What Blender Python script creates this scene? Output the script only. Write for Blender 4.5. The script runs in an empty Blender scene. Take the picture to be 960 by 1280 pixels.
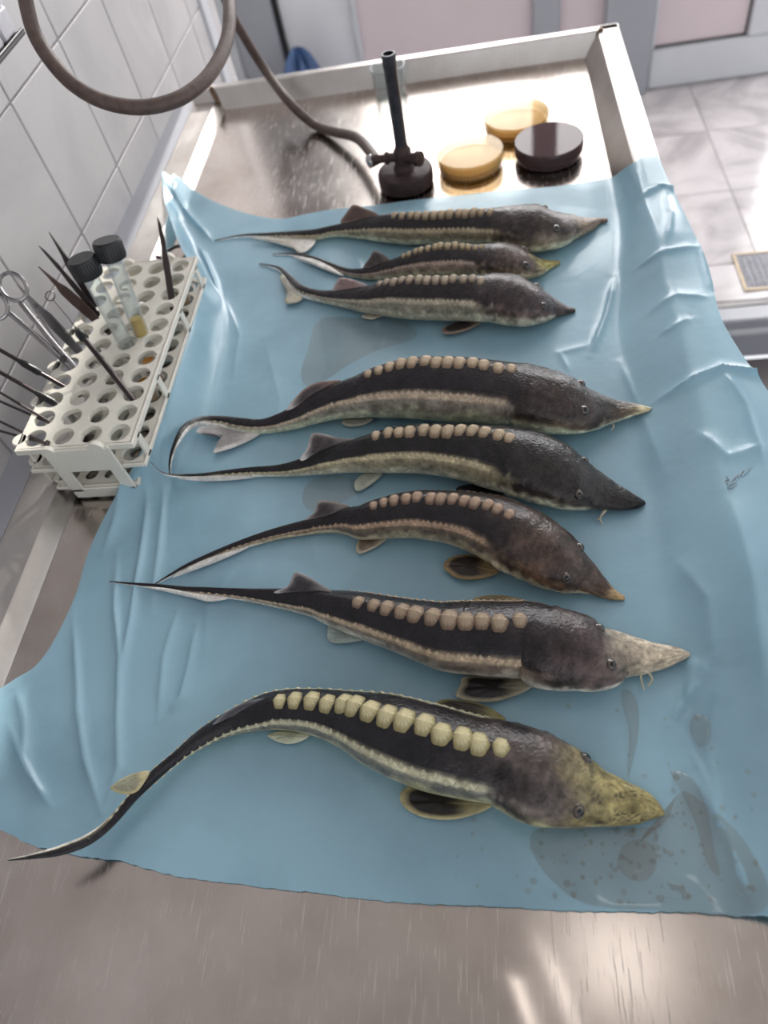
import bpy, math, random
import numpy as np
from mathutils import Vector, Matrix

random.seed(7); np.random.seed(7)
scene = bpy.context.scene
COL = scene.collection

# ------------------------------------------------------------------ camera
PITCH, ROLL, YAW, FPX, CAMH = 0.915625, -0.26619, -0.273041, 912.48, 0.5372
_f = np.array([math.sin(YAW)*math.cos(PITCH), math.cos(YAW)*math.cos(PITCH), -math.sin(PITCH)])
_r0 = np.array([math.cos(YAW), -math.sin(YAW), 0.0]); _u0 = np.cross(_r0, _f)
_r = math.cos(ROLL)*_r0 + math.sin(ROLL)*_u0
_u = -math.sin(ROLL)*_r0 + math.cos(ROLL)*_u0
CAM = np.array([0.0, 0.0, CAMH])
cd = bpy.data.cameras.new('camera'); cam = bpy.data.objects.new('camera', cd); COL.objects.link(cam)
M = Matrix.Identity(4)
for i in range(3):
    M[i][0], M[i][1], M[i][2], M[i][3] = _r[i], _u[i], -_f[i], CAM[i]
cam.matrix_world = M
cd.sensor_fit = 'VERTICAL'; cd.sensor_height = 36.0; cd.sensor_width = 27.0
cd.lens = FPX/1280*36.0; cd.clip_start = 0.02
cd.dof.use_dof = True; cd.dof.focus_distance = 0.60; cd.dof.aperture_fstop = 5.2
scene.camera = cam

# ------------------------------------------------------------------ world, sun, exposure
w = bpy.data.worlds.new('world'); scene.world = w; w.use_nodes = True
w.node_tree.nodes['Background'].inputs[0].default_value = (0.93, 0.96, 1.0, 1)
w.node_tree.nodes['Background'].inputs[1].default_value = 1.0
sd = bpy.data.lights.new('sun', 'SUN'); sun = bpy.data.objects.new('sun', sd); COL.objects.link(sun)
sd.energy = 7.0; sd.angle = math.radians(1.0); sd.color = (1.0, 0.95, 0.88)
sun.rotation_euler = Vector((0.03, -1.0, -0.45)).to_track_quat('-Z', 'Y').to_euler()
vs = scene.view_settings
vs.view_transform = 'Standard'; vs.look = 'None'; vs.exposure = 0.36; vs.gamma = 1.0; vs.use_curve_mapping = False
scene.cycles.use_denoising = True
scene.cycles.max_bounces = 10; scene.cycles.transparent_max_bounces = 12
scene.cycles.caustics_reflective = False; scene.cycles.caustics_refractive = False
scene.cycles.sample_clamp_indirect = 6.0

# ------------------------------------------------------------------ where things stand: rays through the lens met with real surfaces
def ray(px, py):
    return _f + (px-480.0)/FPX*_r - (py-640.0)/FPX*_u
def on_z(px, py, z):
    d = ray(px, py); return CAM + d*((z-CAMH)/d[2])
def on_x(px, py, x):
    d = ray(px, py); return CAM + d*(x/d[0])
def at_depth(px, py, dep):
    return CAM + ray(px, py)*dep
def on_plane(px, py, P, n):
    d = ray(px, py); return CAM + d*(np.dot(P-CAM, n)/np.dot(d, n))
def depth(P): return float(np.dot(np.asarray(P)-CAM, _f))
def proj(P):
    d = np.asarray(P)-CAM; k = d@_f
    return np.stack([480+FPX*(d@_r)/k, 640-FPX*(d@_u)/k], -1)

# ------------------------------------------------------------------ helpers
def lin(c):
    if max(c) > 1.0: c = [v/255.0 for v in c]
    return tuple((v/12.92 if v <= 0.04045 else ((v+0.055)/1.055)**2.4) for v in c[:3])
class MB:
    """collects shapes for ONE mesh object"""
    def __init__(s): s.v = []; s.f = []; s.c = []; s.col = (1, 1, 1)
    def _n(s, k): s.c += [s.col]*k
    def add(s, vs_, fs, cols=None):
        b = len(s.v); s.v += [tuple(map(float, p)) for p in vs_]; s.f += [tuple(i+b for i in f) for f in fs]
        s.c += list(cols) if cols is not None else [s.col]*len(vs_)
        return s
    def box(s, x0, x1, y0, y1, z0, z1):
        v = [(x, y, z) for z in (z0, z1) for y in (y0, y1) for x in (x0, x1)]
        return s.add(v, [(0,2,3,1),(4,5,7,6),(0,1,5,4),(2,6,7,3),(0,4,6,2),(1,3,7,5)])
    def bevbox(s, x0, x1, y0, y1, z0, z1, b):
        """box with chamfered edges"""
        v = []; idx = {}
        for ix, x in enumerate((x0, x1)):
            for iy, y in enumerate((y0, y1)):
                for iz, z in enumerate((z0, z1)):
                    sx, sy, sz = (1-2*ix)*b, (1-2*iy)*b, (1-2*iz)*b
                    for k, q in enumerate(((x, y+sy, z+sz), (x+sx, y, z+sz), (x+sx, y+sy, z))):
                        idx[(ix, iy, iz, k)] = len(v); v.append(q)
        I = lambda *a: idx[a]; f = []
        for a in (0, 1):
            f.append((I(a,0,0,0), I(a,1,0,0), I(a,1,1,0), I(a,0,1,0)))
            f.append((I(0,a,0,1), I(1,a,0,1), I(1,a,1,1), I(0,a,1,1)))
            f.append((I(0,0,a,2), I(1,0,a,2), I(1,1,a,2), I(0,1,a,2)))
            for c in (0, 1):
                f.append((I(0,a,c,1), I(1,a,c,1), I(1,a,c,2), I(0,a,c,2)))
                f.append((I(a,0,c,0), I(a,1,c,0), I(a,1,c,2), I(a,0,c,2)))
                f.append((I(a,c,0,0), I(a,c,1,0), I(a,c,1,1), I(a,c,0,1)))
        for ix in (0, 1):
            for iy in (0, 1):
                for iz in (0, 1): f.append((I(ix,iy,iz,0), I(ix,iy,iz,1), I(ix,iy,iz,2)))
        return s.add(v, f)
    def lathe(s, prof, c=(0, 0, 0), axis=(0, 0, 1), n=28, cap0=True, cap1=True):
        """prof: list of (radius, height)"""
        ax = Vector(axis).normalized(); a = ax.orthogonal().normalized(); b = ax.cross(a); c = Vector(c)
        v = []; f = []
        for r, h in prof:
            for i in range(n):
                t = 2*math.pi*i/n; v.append(c + ax*h + (a*math.cos(t)+b*math.sin(t))*r)
        for j in range(len(prof)-1):
            for i in range(n):
                k = (i+1) % n; f.append((j*n+i, j*n+k, (j+1)*n+k, (j+1)*n+i))
        if cap0: f.append(tuple(reversed(range(n))))
        if cap1: f.append(tuple(range((len(prof)-1)*n, len(prof)*n)))
        return s.add(v, f)
    def rod(s, p0, p1, r0, r1=None, n=14):
        p0 = Vector(p0); p1 = Vector(p1); d = p1-p0
        return s.lathe([(r0, 0), (r0 if r1 is None else r1, d.length)], p0, d, n)
    def tube(s, pts, rad, n=12, closed=False):
        pts = [Vector(p) for p in pts]; m = len(pts); up = None; v = []; f = []
        for i, p in enumerate(pts):
            if closed: t = pts[(i+1) % m]-pts[i-1]
            else: t = pts[min(i+1, m-1)]-pts[max(i-1, 0)]
            t.normalize()
            if up is None: up = t.orthogonal()
            up = (up - t*up.dot(t)).normalized(); b = t.cross(up)
            r = rad[i] if hasattr(rad, '__len__') else rad
            for k in range(n):
                a = 2*math.pi*k/n; v.append(p+(up*math.cos(a)+b*math.sin(a))*r)
        for i in range(m if closed else m-1):
            j = (i+1) % m
            for k in range(n):
                l = (k+1) % n; f.append((i*n+k, i*n+l, j*n+l, j*n+k))
        if not closed: f += [tuple(reversed(range(n))), tuple(range((m-1)*n, m*n))]
        return s.add(v, f)
    def mesh(s, name, mat, smooth=True, angle=40, vcol=False):
        me = bpy.data.meshes.new(name); me.from_pydata(s.v, [], s.f); me.update()
        if mat: me.materials.append(mat)
        if vcol:
            ca = me.color_attributes.new('pigment', 'FLOAT_COLOR', 'POINT')
            arr = np.ones((len(s.v), 4), np.float32); arr[:, :3] = np.array(s.c, np.float32)[:, :3]
            ca.data.foreach_set('color', arr.ravel())
        import bmesh
        bm = bmesh.new(); bm.from_mesh(me); bmesh.ops.recalc_face_normals(bm, faces=bm.faces); bm.to_mesh(me); bm.free()
        if smooth:
            me.shade_smooth() if hasattr(me, 'shade_smooth') else None
            try: me.set_sharp_from_angle(angle=math.radians(angle))
            except Exception: pass
        return me
    def build(s, name, mat, parent=None, smooth=True, angle=40, vcol=False):
        o = bpy.data.objects.new(name, s.mesh(name, mat, smooth, angle, vcol)); COL.objects.link(o)
        if parent: o.parent = parent
        return o
def tag(o, label=None, cat=None, group=None, kind=None):
    if label: o['label'] = label
    if cat: o['category'] = cat
    if group: o['group'] = group
    if kind: o['kind'] = kind
    return o
def empty(name, loc=(0, 0, 0)):
    """an Empty at the thing's base; its parts are built in world coordinates, so offset them"""
    o = bpy.data.objects.new(name, None); COL.objects.link(o); o.location = loc; o.empty_display_size = 0.02
    return o
def adopt(root):
    """called once all parts exist: keeps parts built in world coordinates where they are"""
    inv = Matrix.Translation(root.location).inverted()
    for o in COL.objects:
        if o.parent == root: o.matrix_parent_inverse = inv
def catmull(pts, n, closed=False):
    P = [np.array(p, float) for p in pts]; m = len(P); out = []
    seg = m if closed else m-1
    for i in range(seg):
        if closed: a, b, c, d = P[i-1], P[i], P[(i+1) % m], P[(i+2) % m]
        else: a, b, c, d = P[max(i-1, 0)], P[i], P[i+1], P[min(i+2, m-1)]
        for k in range(n):
            t = k/n
            out.append(0.5*((2*b)+(-a+c)*t+(2*a-5*b+4*c-d)*t*t+(-a+3*b-3*c+d)*t**3))
    if not closed: out.append(P[-1])
    return out

# ------------------------------------------------------------------ materials
def nmat(name):
    m = bpy.data.materials.new(name); m.use_nodes = True
    nt = m.node_tree; return m, nt, nt.nodes['Principled BSDF']
def N(nt, t, **kw):
    n = nt.nodes.new(t)
    for k, v in kw.items():
        if k in n.inputs: n.inputs[k].default_value = v
        else: setattr(n, k, v)
    return n
def simple(name, col, rough=0.5, metal=0.0, noise=0.0, nscale=40, bump=0.0, coat=0.0, spec=0.5):
    m, nt, b = nmat(name); c = lin(col)
    b.inputs['Base Color'].default_value = (*c, 1); b.inputs['Roughness'].default_value = rough
    b.inputs['Metallic'].default_value = metal; b.inputs['Coat Weight'].default_value = coat
    b.inputs['Specular IOR Level'].default_value = spec
    tc = N(nt, 'ShaderNodeTexCoord'); nz = N(nt, 'ShaderNodeTexNoise', Scale=nscale, Detail=4.0)
    nt.links.new(tc.outputs['Object'], nz.inputs['Vector'])
    if noise > 0:
        r = N(nt, 'ShaderNodeValToRGB')
        r.color_ramp.elements[0].color = (*[v*(1-noise) for v in c], 1); r.color_ramp.elements[0].position = .3
        r.color_ramp.elements[1].color = (*[min(1, v*(1+noise)) for v in c], 1); r.color_ramp.elements[1].position = .7
        nt.links.new(nz.outputs['Fac'], r.inputs['Fac']); nt.links.new(r.outputs['Color'], b.inputs['Base Color'])
    if bump > 0:
        bp = N(nt, 'ShaderNodeBump', Strength=bump, Distance=0.002)
        nt.links.new(nz.outputs['Fac'], bp.inputs['Height']); nt.links.new(bp.outputs['Normal'], b.inputs['Normal'])
    return m
def mix2(nt, fac, a, b, mode='MIX'):
    n = nt.nodes.new('ShaderNodeMix'); n.data_type = 'RGBA'; n.blend_type = mode
    for sock, val in ((n.inputs[0], fac), (n.inputs[6], a), (n.inputs[7], b)):
        if hasattr(val, 'is_linked') or hasattr(val, 'links'): nt.links.new(val, sock)
        else: sock.default_value = val if not isinstance(val, tuple) else (*val[:3], 1)
    return n.outputs[2]

def steel_mat(name, base=(200, 191, 185), rough=0.19, scratch=.7):
    m, nt, b = nmat(name); L = nt.links.new
    tc = N(nt, 'ShaderNodeTexCoord'); b.inputs['Metallic'].default_value = 1.0
    hsum = None; ssum = None
    for ang, sx, sy, thr in ((24, 16, 800, .67), (48, 22, 900, .685), (-5, 18, 800, .68), (-38, 20, 800, .685), (78, 22, 900, .685), (-66, 24, 900, .69)):
        mp = N(nt, 'ShaderNodeMapping'); mp.inputs['Rotation'].default_value[2] = math.radians(ang); mp.inputs['Scale'].default_value = (sy, sx, 4)
        nz = N(nt, 'ShaderNodeTexNoise', Scale=1.0, Detail=2.0); L(tc.outputs['Object'], mp.inputs['Vector']); L(mp.outputs['Vector'], nz.inputs['Vector'])
        mr = N(nt, 'ShaderNodeMapRange'); mr.inputs['From Min'].default_value = thr; mr.inputs['From Max'].default_value = thr+.07
        L(nz.outputs['Fac'], mr.inputs['Value'])
        if ssum is None: ssum = mr.outputs['Result']; hsum = nz.outputs['Fac']
        else:
            a = N(nt, 'ShaderNodeMath', operation='MAXIMUM'); L(ssum, a.inputs[0]); L(mr.outputs['Result'], a.inputs[1]); ssum = a.outputs[0]
    # round swirl marks left by scouring
    wv = N(nt, 'ShaderNodeTexWave', wave_type='RINGS', Scale=38.0, Distortion=5.0, Detail=3.0); wv.rings_direction = 'Z'
    mp = N(nt, 'ShaderNodeMapping'); mp.inputs['Location'].default_value = (-0.06, 0.06, 0); L(tc.outputs['Object'], mp.inputs['Vector']); L(mp.outputs['Vector'], wv.inputs['Vector'])
    mr = N(nt, 'ShaderNodeMapRange'); mr.inputs['From Min'].default_value = .93; mr.inputs['From Max'].default_value = 1.0; mr.inputs['To Max'].default_value = .0
    L(wv.outputs['Fac'], mr.inputs['Value'])
    big = N(nt, 'ShaderNodeTexNoise', Scale=9.0, Detail=5.0, Roughness=.6); L(tc.outputs['Object'], big.inputs['Vector'])
    ramp = N(nt, 'ShaderNodeValToRGB'); c = lin(base)
    ramp.color_ramp.elements[0].position = .3; ramp.color_ramp.elements[1].position = .72
    ramp.color_ramp.elements[0].color = (c[0]*.80, c[1]*.76, c[2]*.74, 1); ramp.color_ramp.elements[1].color = (c[0]*1.1, c[1]*1.1, c[2]*1.1, 1)
    L(big.outputs['Fac'], ramp.inputs['Fac'])
    sc2 = N(nt, 'ShaderNodeMath', operation='MULTIPLY'); L(ssum, sc2.inputs[0]); sc2.inputs[1].default_value = .3
    L(mix2(nt, sc2.outputs[0], ramp.outputs['Color'], (.85, .83, .80)), b.inputs['Base Color'])
    rr = N(nt, 'ShaderNodeMapRange'); rr.inputs['To Min'].default_value = rough*.8; rr.inputs['To Max'].default_value = rough*1.35
    L(big.outputs['Fac'], rr.inputs['Value'])
    ad = N(nt, 'ShaderNodeMath', operation='MULTIPLY_ADD'); L(ssum, ad.inputs[0]); ad.inputs[1].default_value = .25*scratch; L(rr.outputs['Result'], ad.inputs[2])
    L(ad.outputs[0], b.inputs['Roughness'])
    h = N(nt, 'ShaderNodeMath', operation='MULTIPLY_ADD'); L(ssum, h.inputs[0]); h.inputs[1].default_value = 1.0; h.inputs[2].default_value = 0.0
    h2 = N(nt, 'ShaderNodeMath', operation='ADD'); L(h.outputs[0], h2.inputs[0]); L(mr.outputs['Result'], h2.inputs[1])
    bp = N(nt, 'ShaderNodeBump', Strength=.16*scratch, Distance=.0005); L(h2.outputs[0], bp.inputs['Height']); L(bp.outputs['Normal'], b.inputs['Normal'])
    return m

def pigment_mat(name, rough=0.3, coat=0.5, coat_rough=0.08, bump=0.25, bscale=900, mott=0.35, mscale=60, sss=0.0, alpha=1.0):
    """wet skin, horn or fin: pigment from the mesh, fine mottling and relief from noise"""
    m, nt, b = nmat(name); L = nt.links.new
    at = N(nt, 'ShaderNodeAttribute', attribute_name='pigment'); tc = N(nt, 'ShaderNodeTexCoord')
    nz = N(nt, 'ShaderNodeTexNoise', Scale=mscale, Detail=6.0, Roughness=.65); L(tc.outputs['Object'], nz.inputs['Vector'])
    mr = N(nt, 'ShaderNodeMapRange'); mr.inputs['From Min'].default_value = .3; mr.inputs['From Max'].default_value = .7
    mr.inputs['To Min'].default_value = 1-mott; mr.inputs['To Max'].default_value = 1+mott; L(nz.outputs['Fac'], mr.inputs['Value'])
    vm = N(nt, 'ShaderNodeVectorMath', operation='SCALE'); L(at.outputs['Color'], vm.inputs[0]); L(mr.outputs['Result'], vm.inputs['Scale'])
    nf = N(nt, 'ShaderNodeTexNoise', Scale=mscale*4.5, Detail=5.0, Roughness=.7); L(tc.outputs['Object'], nf.inputs['Vector'])
    mf = N(nt, 'ShaderNodeMapRange'); mf.inputs['From Min'].default_value = .3; mf.inputs['From Max'].default_value = .7
    mf.inputs['To Min'].default_value = 1-mott*.8; mf.inputs['To Max'].default_value = 1+mott*.8; L(nf.outputs['Fac'], mf.inputs['Value'])
    vm2 = N(nt, 'ShaderNodeVectorMath', operation='SCALE'); L(vm.outputs[0], vm2.inputs[0]); L(mf.outputs['Result'], vm2.inputs['Scale'])
    L(vm2.outputs[0], b.inputs['Base Color'])
    b.inputs['Roughness'].default_value = rough; b.inputs['Coat Weight'].default_value = coat; b.inputs['Coat Roughness'].default_value = coat_rough
    b.inputs['Specular IOR Level'].default_value = .22
    n2 = N(nt, 'ShaderNodeTexNoise', Scale=bscale, Detail=2.0); L(tc.outputs['Object'], n2.inputs['Vector'])
    n3 = N(nt, 'ShaderNodeTexNoise', Scale=bscale*.14, Detail=3.0); L(tc.outputs['Object'], n3.inputs['Vector'])
    a = N(nt, 'ShaderNodeMath', operation='MULTIPLY_ADD'); L(n3.outputs['Fac'], a.inputs[0]); a.inputs[1].default_value = 2.5; L(n2.outputs['Fac'], a.inputs[2])
    bp = N(nt, 'ShaderNodeBump', Strength=bump, Distance=.0012); L(a.outputs[0], bp.inputs['Height'])
    L(bp.outputs['Normal'], b.inputs['Normal']); L(bp.outputs['Normal'], b.inputs['Coat Normal'])
    b.inputs['Alpha'].default_value = alpha
    return m

def schlick(nt, f0):
    lw = N(nt, 'ShaderNodeLayerWeight', Blend=.5); pw = N(nt, 'ShaderNodeMath', operation='POWER'); pw.inputs[1].default_value = 5.0
    ma = N(nt, 'ShaderNodeMath', operation='MULTIPLY_ADD'); ma.inputs[1].default_value = .9; ma.inputs[2].default_value = f0
    nt.links.new(lw.outputs['Facing'], pw.inputs[0]); nt.links.new(pw.outputs[0], ma.inputs[0]); return ma
def glassy(name, col=(1, 1, 1), rough=0.02, trans=0.8, edge=(.55, .58, .6), ior=1.45):
    """thin clear plastic or glass: mostly see-through, mirror at grazing angles"""
    m = bpy.data.materials.new(name); m.use_nodes = True; nt = m.node_tree; nt.nodes.clear(); L = nt.links.new
    out = N(nt, 'ShaderNodeOutputMaterial'); tr = N(nt, 'ShaderNodeBsdfTransparent'); tr.inputs[0].default_value = (*col, 1)
    gl = N(nt, 'ShaderNodeBsdfGlossy', Roughness=rough); df = N(nt, 'ShaderNodeBsdfDiffuse'); df.inputs[0].default_value = (*edge, 1)
    fr = schlick(nt, ((ior-1)/(ior+1))**2); m1 = N(nt, 'ShaderNodeMixShader'); m2 = N(nt, 'ShaderNodeMixShader')
    lw = N(nt, 'ShaderNodeLayerWeight', Blend=.25); mr = N(nt, 'ShaderNodeMapRange'); mr.inputs['To Min'].default_value = 1-trans; mr.inputs['To Max'].default_value = min(1, 1.5*(1-trans)+.35)
    L(lw.outputs['Facing'], mr.inputs['Value']); L(mr.outputs['Result'], m1.inputs[0]); L(tr.outputs[0], m1.inputs[1]); L(df.outputs[0], m1.inputs[2])
    L(fr.outputs[0], m2.inputs[0]); L(m1.outputs[0], m2.inputs[1]); L(gl.outputs[0], m2.inputs[2]); L(m2.outputs[0], out.inputs[0])
    return m
def emit(name, col, s):
    m = bpy.data.materials.new(name); m.use_nodes = True; nt = m.node_tree; nt.nodes.clear()
    out = N(nt, 'ShaderNodeOutputMaterial'); e = N(nt, 'ShaderNodeEmission', Strength=s); e.inputs[0].default_value = (*col, 1)
    tc = N(nt, 'ShaderNodeTexCoord'); nz = N(nt, 'ShaderNodeTexNoise', Scale=1.2, Detail=1.0)
    mr = N(nt, 'ShaderNodeMapRange'); mr.inputs['To Min'].default_value = s*.9; mr.inputs['To Max'].default_value = s*1.1
    nt.links.new(tc.outputs['Object'], nz.inputs['Vector']); nt.links.new(nz.outputs['Fac'], mr.inputs['Value']); nt.links.new(mr.outputs['Result'], e.inputs['Strength'])
    nt.links.new(e.outputs[0], out.inputs[0]); return m
def marble(name, a, b_, scale=2.5, rough=.2):
    m, nt, b = nmat(name); L = nt.links.new
    tc = N(nt, 'ShaderNodeTexCoord'); oi = N(nt, 'ShaderNodeObjectInfo')
    va = N(nt, 'ShaderNodeVectorMath', operation='MULTIPLY_ADD'); va.inputs[1].default_value = (1, 1, 1)
    L(tc.outputs['Object'], va.inputs[0])
    cx = N(nt, 'ShaderNodeCombineXYZ'); mu = N(nt, 'ShaderNodeMath', operation='MULTIPLY'); mu.inputs[1].default_value = 17.0
    L(oi.outputs['Random'], mu.inputs[0]); L(mu.outputs[0], cx.inputs[0]); L(mu.outputs[0], cx.inputs[2]); L(cx.outputs[0], va.inputs[2])
    nz = N(nt, 'ShaderNodeTexNoise', Scale=scale, Detail=8.0, Roughness=.6, Distortion=1.6); L(va.outputs[0], nz.inputs['Vector'])
    r = N(nt, 'ShaderNodeValToRGB'); e = r.color_ramp.elements
    e[0].position = .34; e[0].color = (*lin(b_), 1); e[1].position = .56; e[1].color = (*lin(a), 1)
    L(nz.outputs['Fac'], r.inputs['Fac']); L(r.outputs['Color'], b.inputs['Base Color']); b.inputs['Roughness'].default_value = rough
    return m

STEEL = steel_mat('brushed_steel')
STEEL_RIM = steel_mat('rim_steel', (200, 196, 193), .30, .6)
TOOL = simple('tool_steel', (170, 168, 170), .25, 1.0, .12, 60)
TOOL_DARK = simple('dark_tool_steel', (78, 70, 70), .32, .9, .15, 60)
BLACK = simple('black_plastic', (26, 26, 29), .38, 0, .15, 90, .1)
PVC = simple('white_pvc', (205, 208, 213), .3, 0, .02, 12)
PVC_GREY = simple('grey_profile', (160, 162, 170), .32, 0, .03, 12)
GASKET = simple('black_gasket', (18, 18, 20), .6)
RACK = simple('rack_plastic', (226, 222, 211), .42, 0, .05, 30, .05)
PLASTER = simple('ceiling_paint', (205, 202, 198), .8, 0, .02, 6)
GROUT = simple('grout', (184, 181, 181), .8, 0, .06, 80)
WALLTILE = marble('wall_tile_glaze', (200, 196, 196), (184, 181, 182), 3.0, .45)
FLOORTILE = marble('floor_tile_marble', (212, 206, 208), (176, 170, 172), 3.4, .16)
FLOORNEAR = simple('near_floor', (112, 106, 108), .6, 0, .08, 14)
RUBBER = simple('hose_rubber', (84, 68, 62), .5, 0, .25, 120, .25)
IRON = simple('burner_iron', (62, 46, 46), .55, .3, .35, 70, .5)
TUBEMETAL = simple('burner_tube_metal', (72, 70, 76), .4, .7, .25, 80, .2)
PANE_LOW = simple('frosted_pane', (214, 200, 203), .35, 0, .02, 5)
PANE_DAY = emit('daylight_pane', (1.0, .985, .98), 6.0)
PANE_CLEAR = glassy('clear_pane', (.97, .98, .98), .02, .93, (.8, .8, .8))
GLASS = glassy('clear_glass', (.96, .98, .98), .03, .95)
AGAR = glassy('amber_agar', (.98, .80, .48), .08, .3, lin((252, 212, 148)), 1.2)
DISHWALL = glassy('petri_plastic', (.99, .95, .86), .04, .88, lin((240, 210, 155)), 1.2)
DARKWALL = glassy('dark_petri_plastic', (.55, .45, .45), .04, .45, lin((96, 74, 76)))
BLOODAGAR = simple('dark_agar', (82, 60, 64), .15, 0, .12, 50, 0, .6)
YELLOW = glassy('yellow_broth', (.95, .78, .18), .05, .35, lin((214, 176, 50)))
AMBER = glassy('amber_broth', (.78, .48, .10), .05, .4, lin((176, 120, 40)))
LAMP = emit('lamp_panel', (1, .97, .93), 3.0)

# ------------------------------------------------------------------ the room
WX = -0.525              # face of the left wall
YB = 2.93                # glazed partition behind
ZF = -0.85               # floor of the back room
ZN = -0.99               # floor on the camera's side
def structure(o): o['kind'] = 'structure'; return o

wl = structure(MB().box(WX-.12, WX-.004, -1.9, 1.56, ZN, 1.9).build('wall_left', GROUT))
TY, TZ = .166, .164
tile = MB().bevbox(0, .008, .0012, TY-.0012, .0012, TZ-.0012, .0012).mesh('wall_tile', WALLTILE, False)
ys = [.494+TY*k for k in range(-9, 7)]; zs = [.061+TZ*k for k in range(-4, 8)]
for y in ys:
    for z in zs:
        t = bpy.data.objects.new('wall_tile', tile); COL.objects.link(t); t.location = (WX-.008, y, z); t.parent = wl
# plain plaster above the tiles and the end of the wall
structure(MB().bevbox(WX-.124, WX+.006, 1.556, 1.60, ZN, 1.9, .004).build('trim_1', PVC))
structure(MB().box(WX-.002, -.491, -.42, 1.33, -.06, .0115).build('trim_2', PVC_GREY))

fl = structure(MB().box(-1.4, 3.0, 1.66, YB+.3, ZF-.05, ZF-.004).build('floor', GROUT))
TS = .365
ft = MB().bevbox(.0015, TS-.0015, .0015, TS-.0015, -.008, 0, .001).mesh('floor_tile', FLOORTILE, False)
for i in range(-5, 5):
    for j in range(-1, 3):
        y = 2.21+TS*(j-1)
        if y < 1.68: continue
        t = bpy.data.objects.new('floor_tile', ft); COL.objects.link(t); t.location = (.738+TS*i, y, ZF); t.parent = fl
fs = MB().bevbox(.0015, TS-.0015, .0015, .160, -.008, 0, .001).mesh('floor_tile_cut', FLOORTILE, False)
for i in range(-5, 5):
    t = bpy.data.objects.new('floor_tile', fs); COL.objects.link(t); t.location = (.738+TS*i, 1.683, ZF); t.parent = fl
structure(MB().box(-.53, 3.0, -2.2, 1.60, ZN-.05, ZN).build('floor_near', FLOORNEAR))
structure(MB().box(-1.4, 3.0, -2.2, YB+.3, 1.9, 1.95).build('ceiling', PLASTER))
# threshold between the two floors
th = structure(MB().bevbox(-.515, 3.0, 1.605, 1.672, ZN, ZF-.004, .006).build('trim_3', PVC_GREY))
MB().bevbox(-.515, 3.0, 1.600, 1.640, ZF-.055, ZF-.035, .004).build('threshold_lip', PVC, th)
MB().box(-.515, 3.0, 1.672, 1.6825, ZF-.02, ZF-.006).build('gasket', GASKET, th)

# partition of glazed PVC doors
wb = structure(MB().box(-1.4, 3.0, YB+.02, YB+.10, 1.72, 1.95).build('wall_back', PLASTER))
def post(x0, x1, m=PVC, y0=YB-.03, y1=YB+.05, z0=ZF, z1=1.75):
    return MB().bevbox(x0, x1, y0, y1, z0, z1, .005).build('post', m, wb)
structure(MB().box(-1.02, -1.0, 1.60, YB+.05, ZF, 1.9).build('wall_side', PLASTER))
post(-1.0, -.885, PVC); post(-.882, -.725, PVC_GREY, YB-.035)
MB().box(-.725, -.706, YB-.02, YB+.03, ZF, 1.75).build('gasket', GASKET, wb)
post(-.452, -.434, PVC); post(.172, .268, PVC_GREY); post(.418, .585, PVC_GREY, YB-.045)
post(1.55, 1.68, PVC)
def window(n, x0, x1, low, high, zt=.16, zb=ZF+.06):
    o = structure(MB().bevbox(x0, x1, YB-.022, YB+.04, zt-.035, zt+.035, .004).build('window_%d' % n, PVC))
    MB().box(x0, x1, YB, YB+.02, zb, zt-.03).build('pane', low, o, False)
    MB().box(x0, x1, YB, YB+.02, zt+.03, 1.73).build('pane', high, o, False)
    MB().bevbox(x0, x1, YB-.02, YB+.04, ZF, zb, .004).build('bottom_rail', PVC, o)
    return o
PANE_MILK = simple('milky_pane', (222, 222, 226), .35, 0, .03, 6)
w1 = window(1, -.706, -.452, PANE_MILK, PANE_CLEAR)
MB().box(-.706, -.60, YB+.021, YB+.03, .19, 1.73).build('sun_mask', PVC, w1, False)  # unseen strip added to block sun through this side of the clear pane
MB().box(-.508, -.452, YB+.021, YB+.03, .19, 1.73).build('sun_mask', PVC, w1, False)  # second added strip, narrows the sunbeam to the left rim and off the rack
window(2, -.434, .172, PANE_LOW, PANE_DAY)
window(3, .268, .418, PANE_LOW, PANE_DAY)
dr = structure(MB().bevbox(.588, 1.55, YB-.02, YB+.04, ZF+.004, -.712, .006).build('door_1', PVC))
MB().bevbox(.588, .60, YB-.015, YB+.035, -.712, 1.72, .003).build('stile', PVC, dr)
MB().bevbox(.908, 1.08, YB-.02, YB+.04, -.712, 1.72, .006).build('stile', PVC, dr)
MB().bevbox(.60, .908, YB-.02, YB+.04, .12, .20, .006).build('middle_rail', PVC, dr)
MB().box(.60, .908, YB, YB+.02, -.712, .12).build('pane', PANE_LOW, dr, False)
MB().box(.60, .908, YB, YB+.02, .20, 1.72).build('pane', PANE_DAY, dr, False)
MB().box(1.08, 1.55, YB, YB+.02, -.712, 1.72).build('pane', PANE_DAY, dr, False)
gk = MB(); gk.box(.60, .908, YB-.006, YB, -.712, -.706).box(.902, .908, YB-.006, YB, -.712, .12)
gk.build('gasket', GASKET, dr, False)
structure(MB().box(1.68, 3.0, YB-.02, YB+.05, ZF, 1.9).build('wall_back_side', PLASTER))

# ceiling lamp
cl = empty('ceiling_light', (.25, .22, 1.9)); tag(cl, 'square white ceiling light panel above the steel table', 'light')
MB().bevbox(.13, .37, .10, .34, 1.875, 1.899, .004).build('housing', PVC, cl)
MB().box(.145, .355, .115, .325, 1.871, 1.8745).build('diffuser', LAMP, cl, False); adopt(cl)

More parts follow.
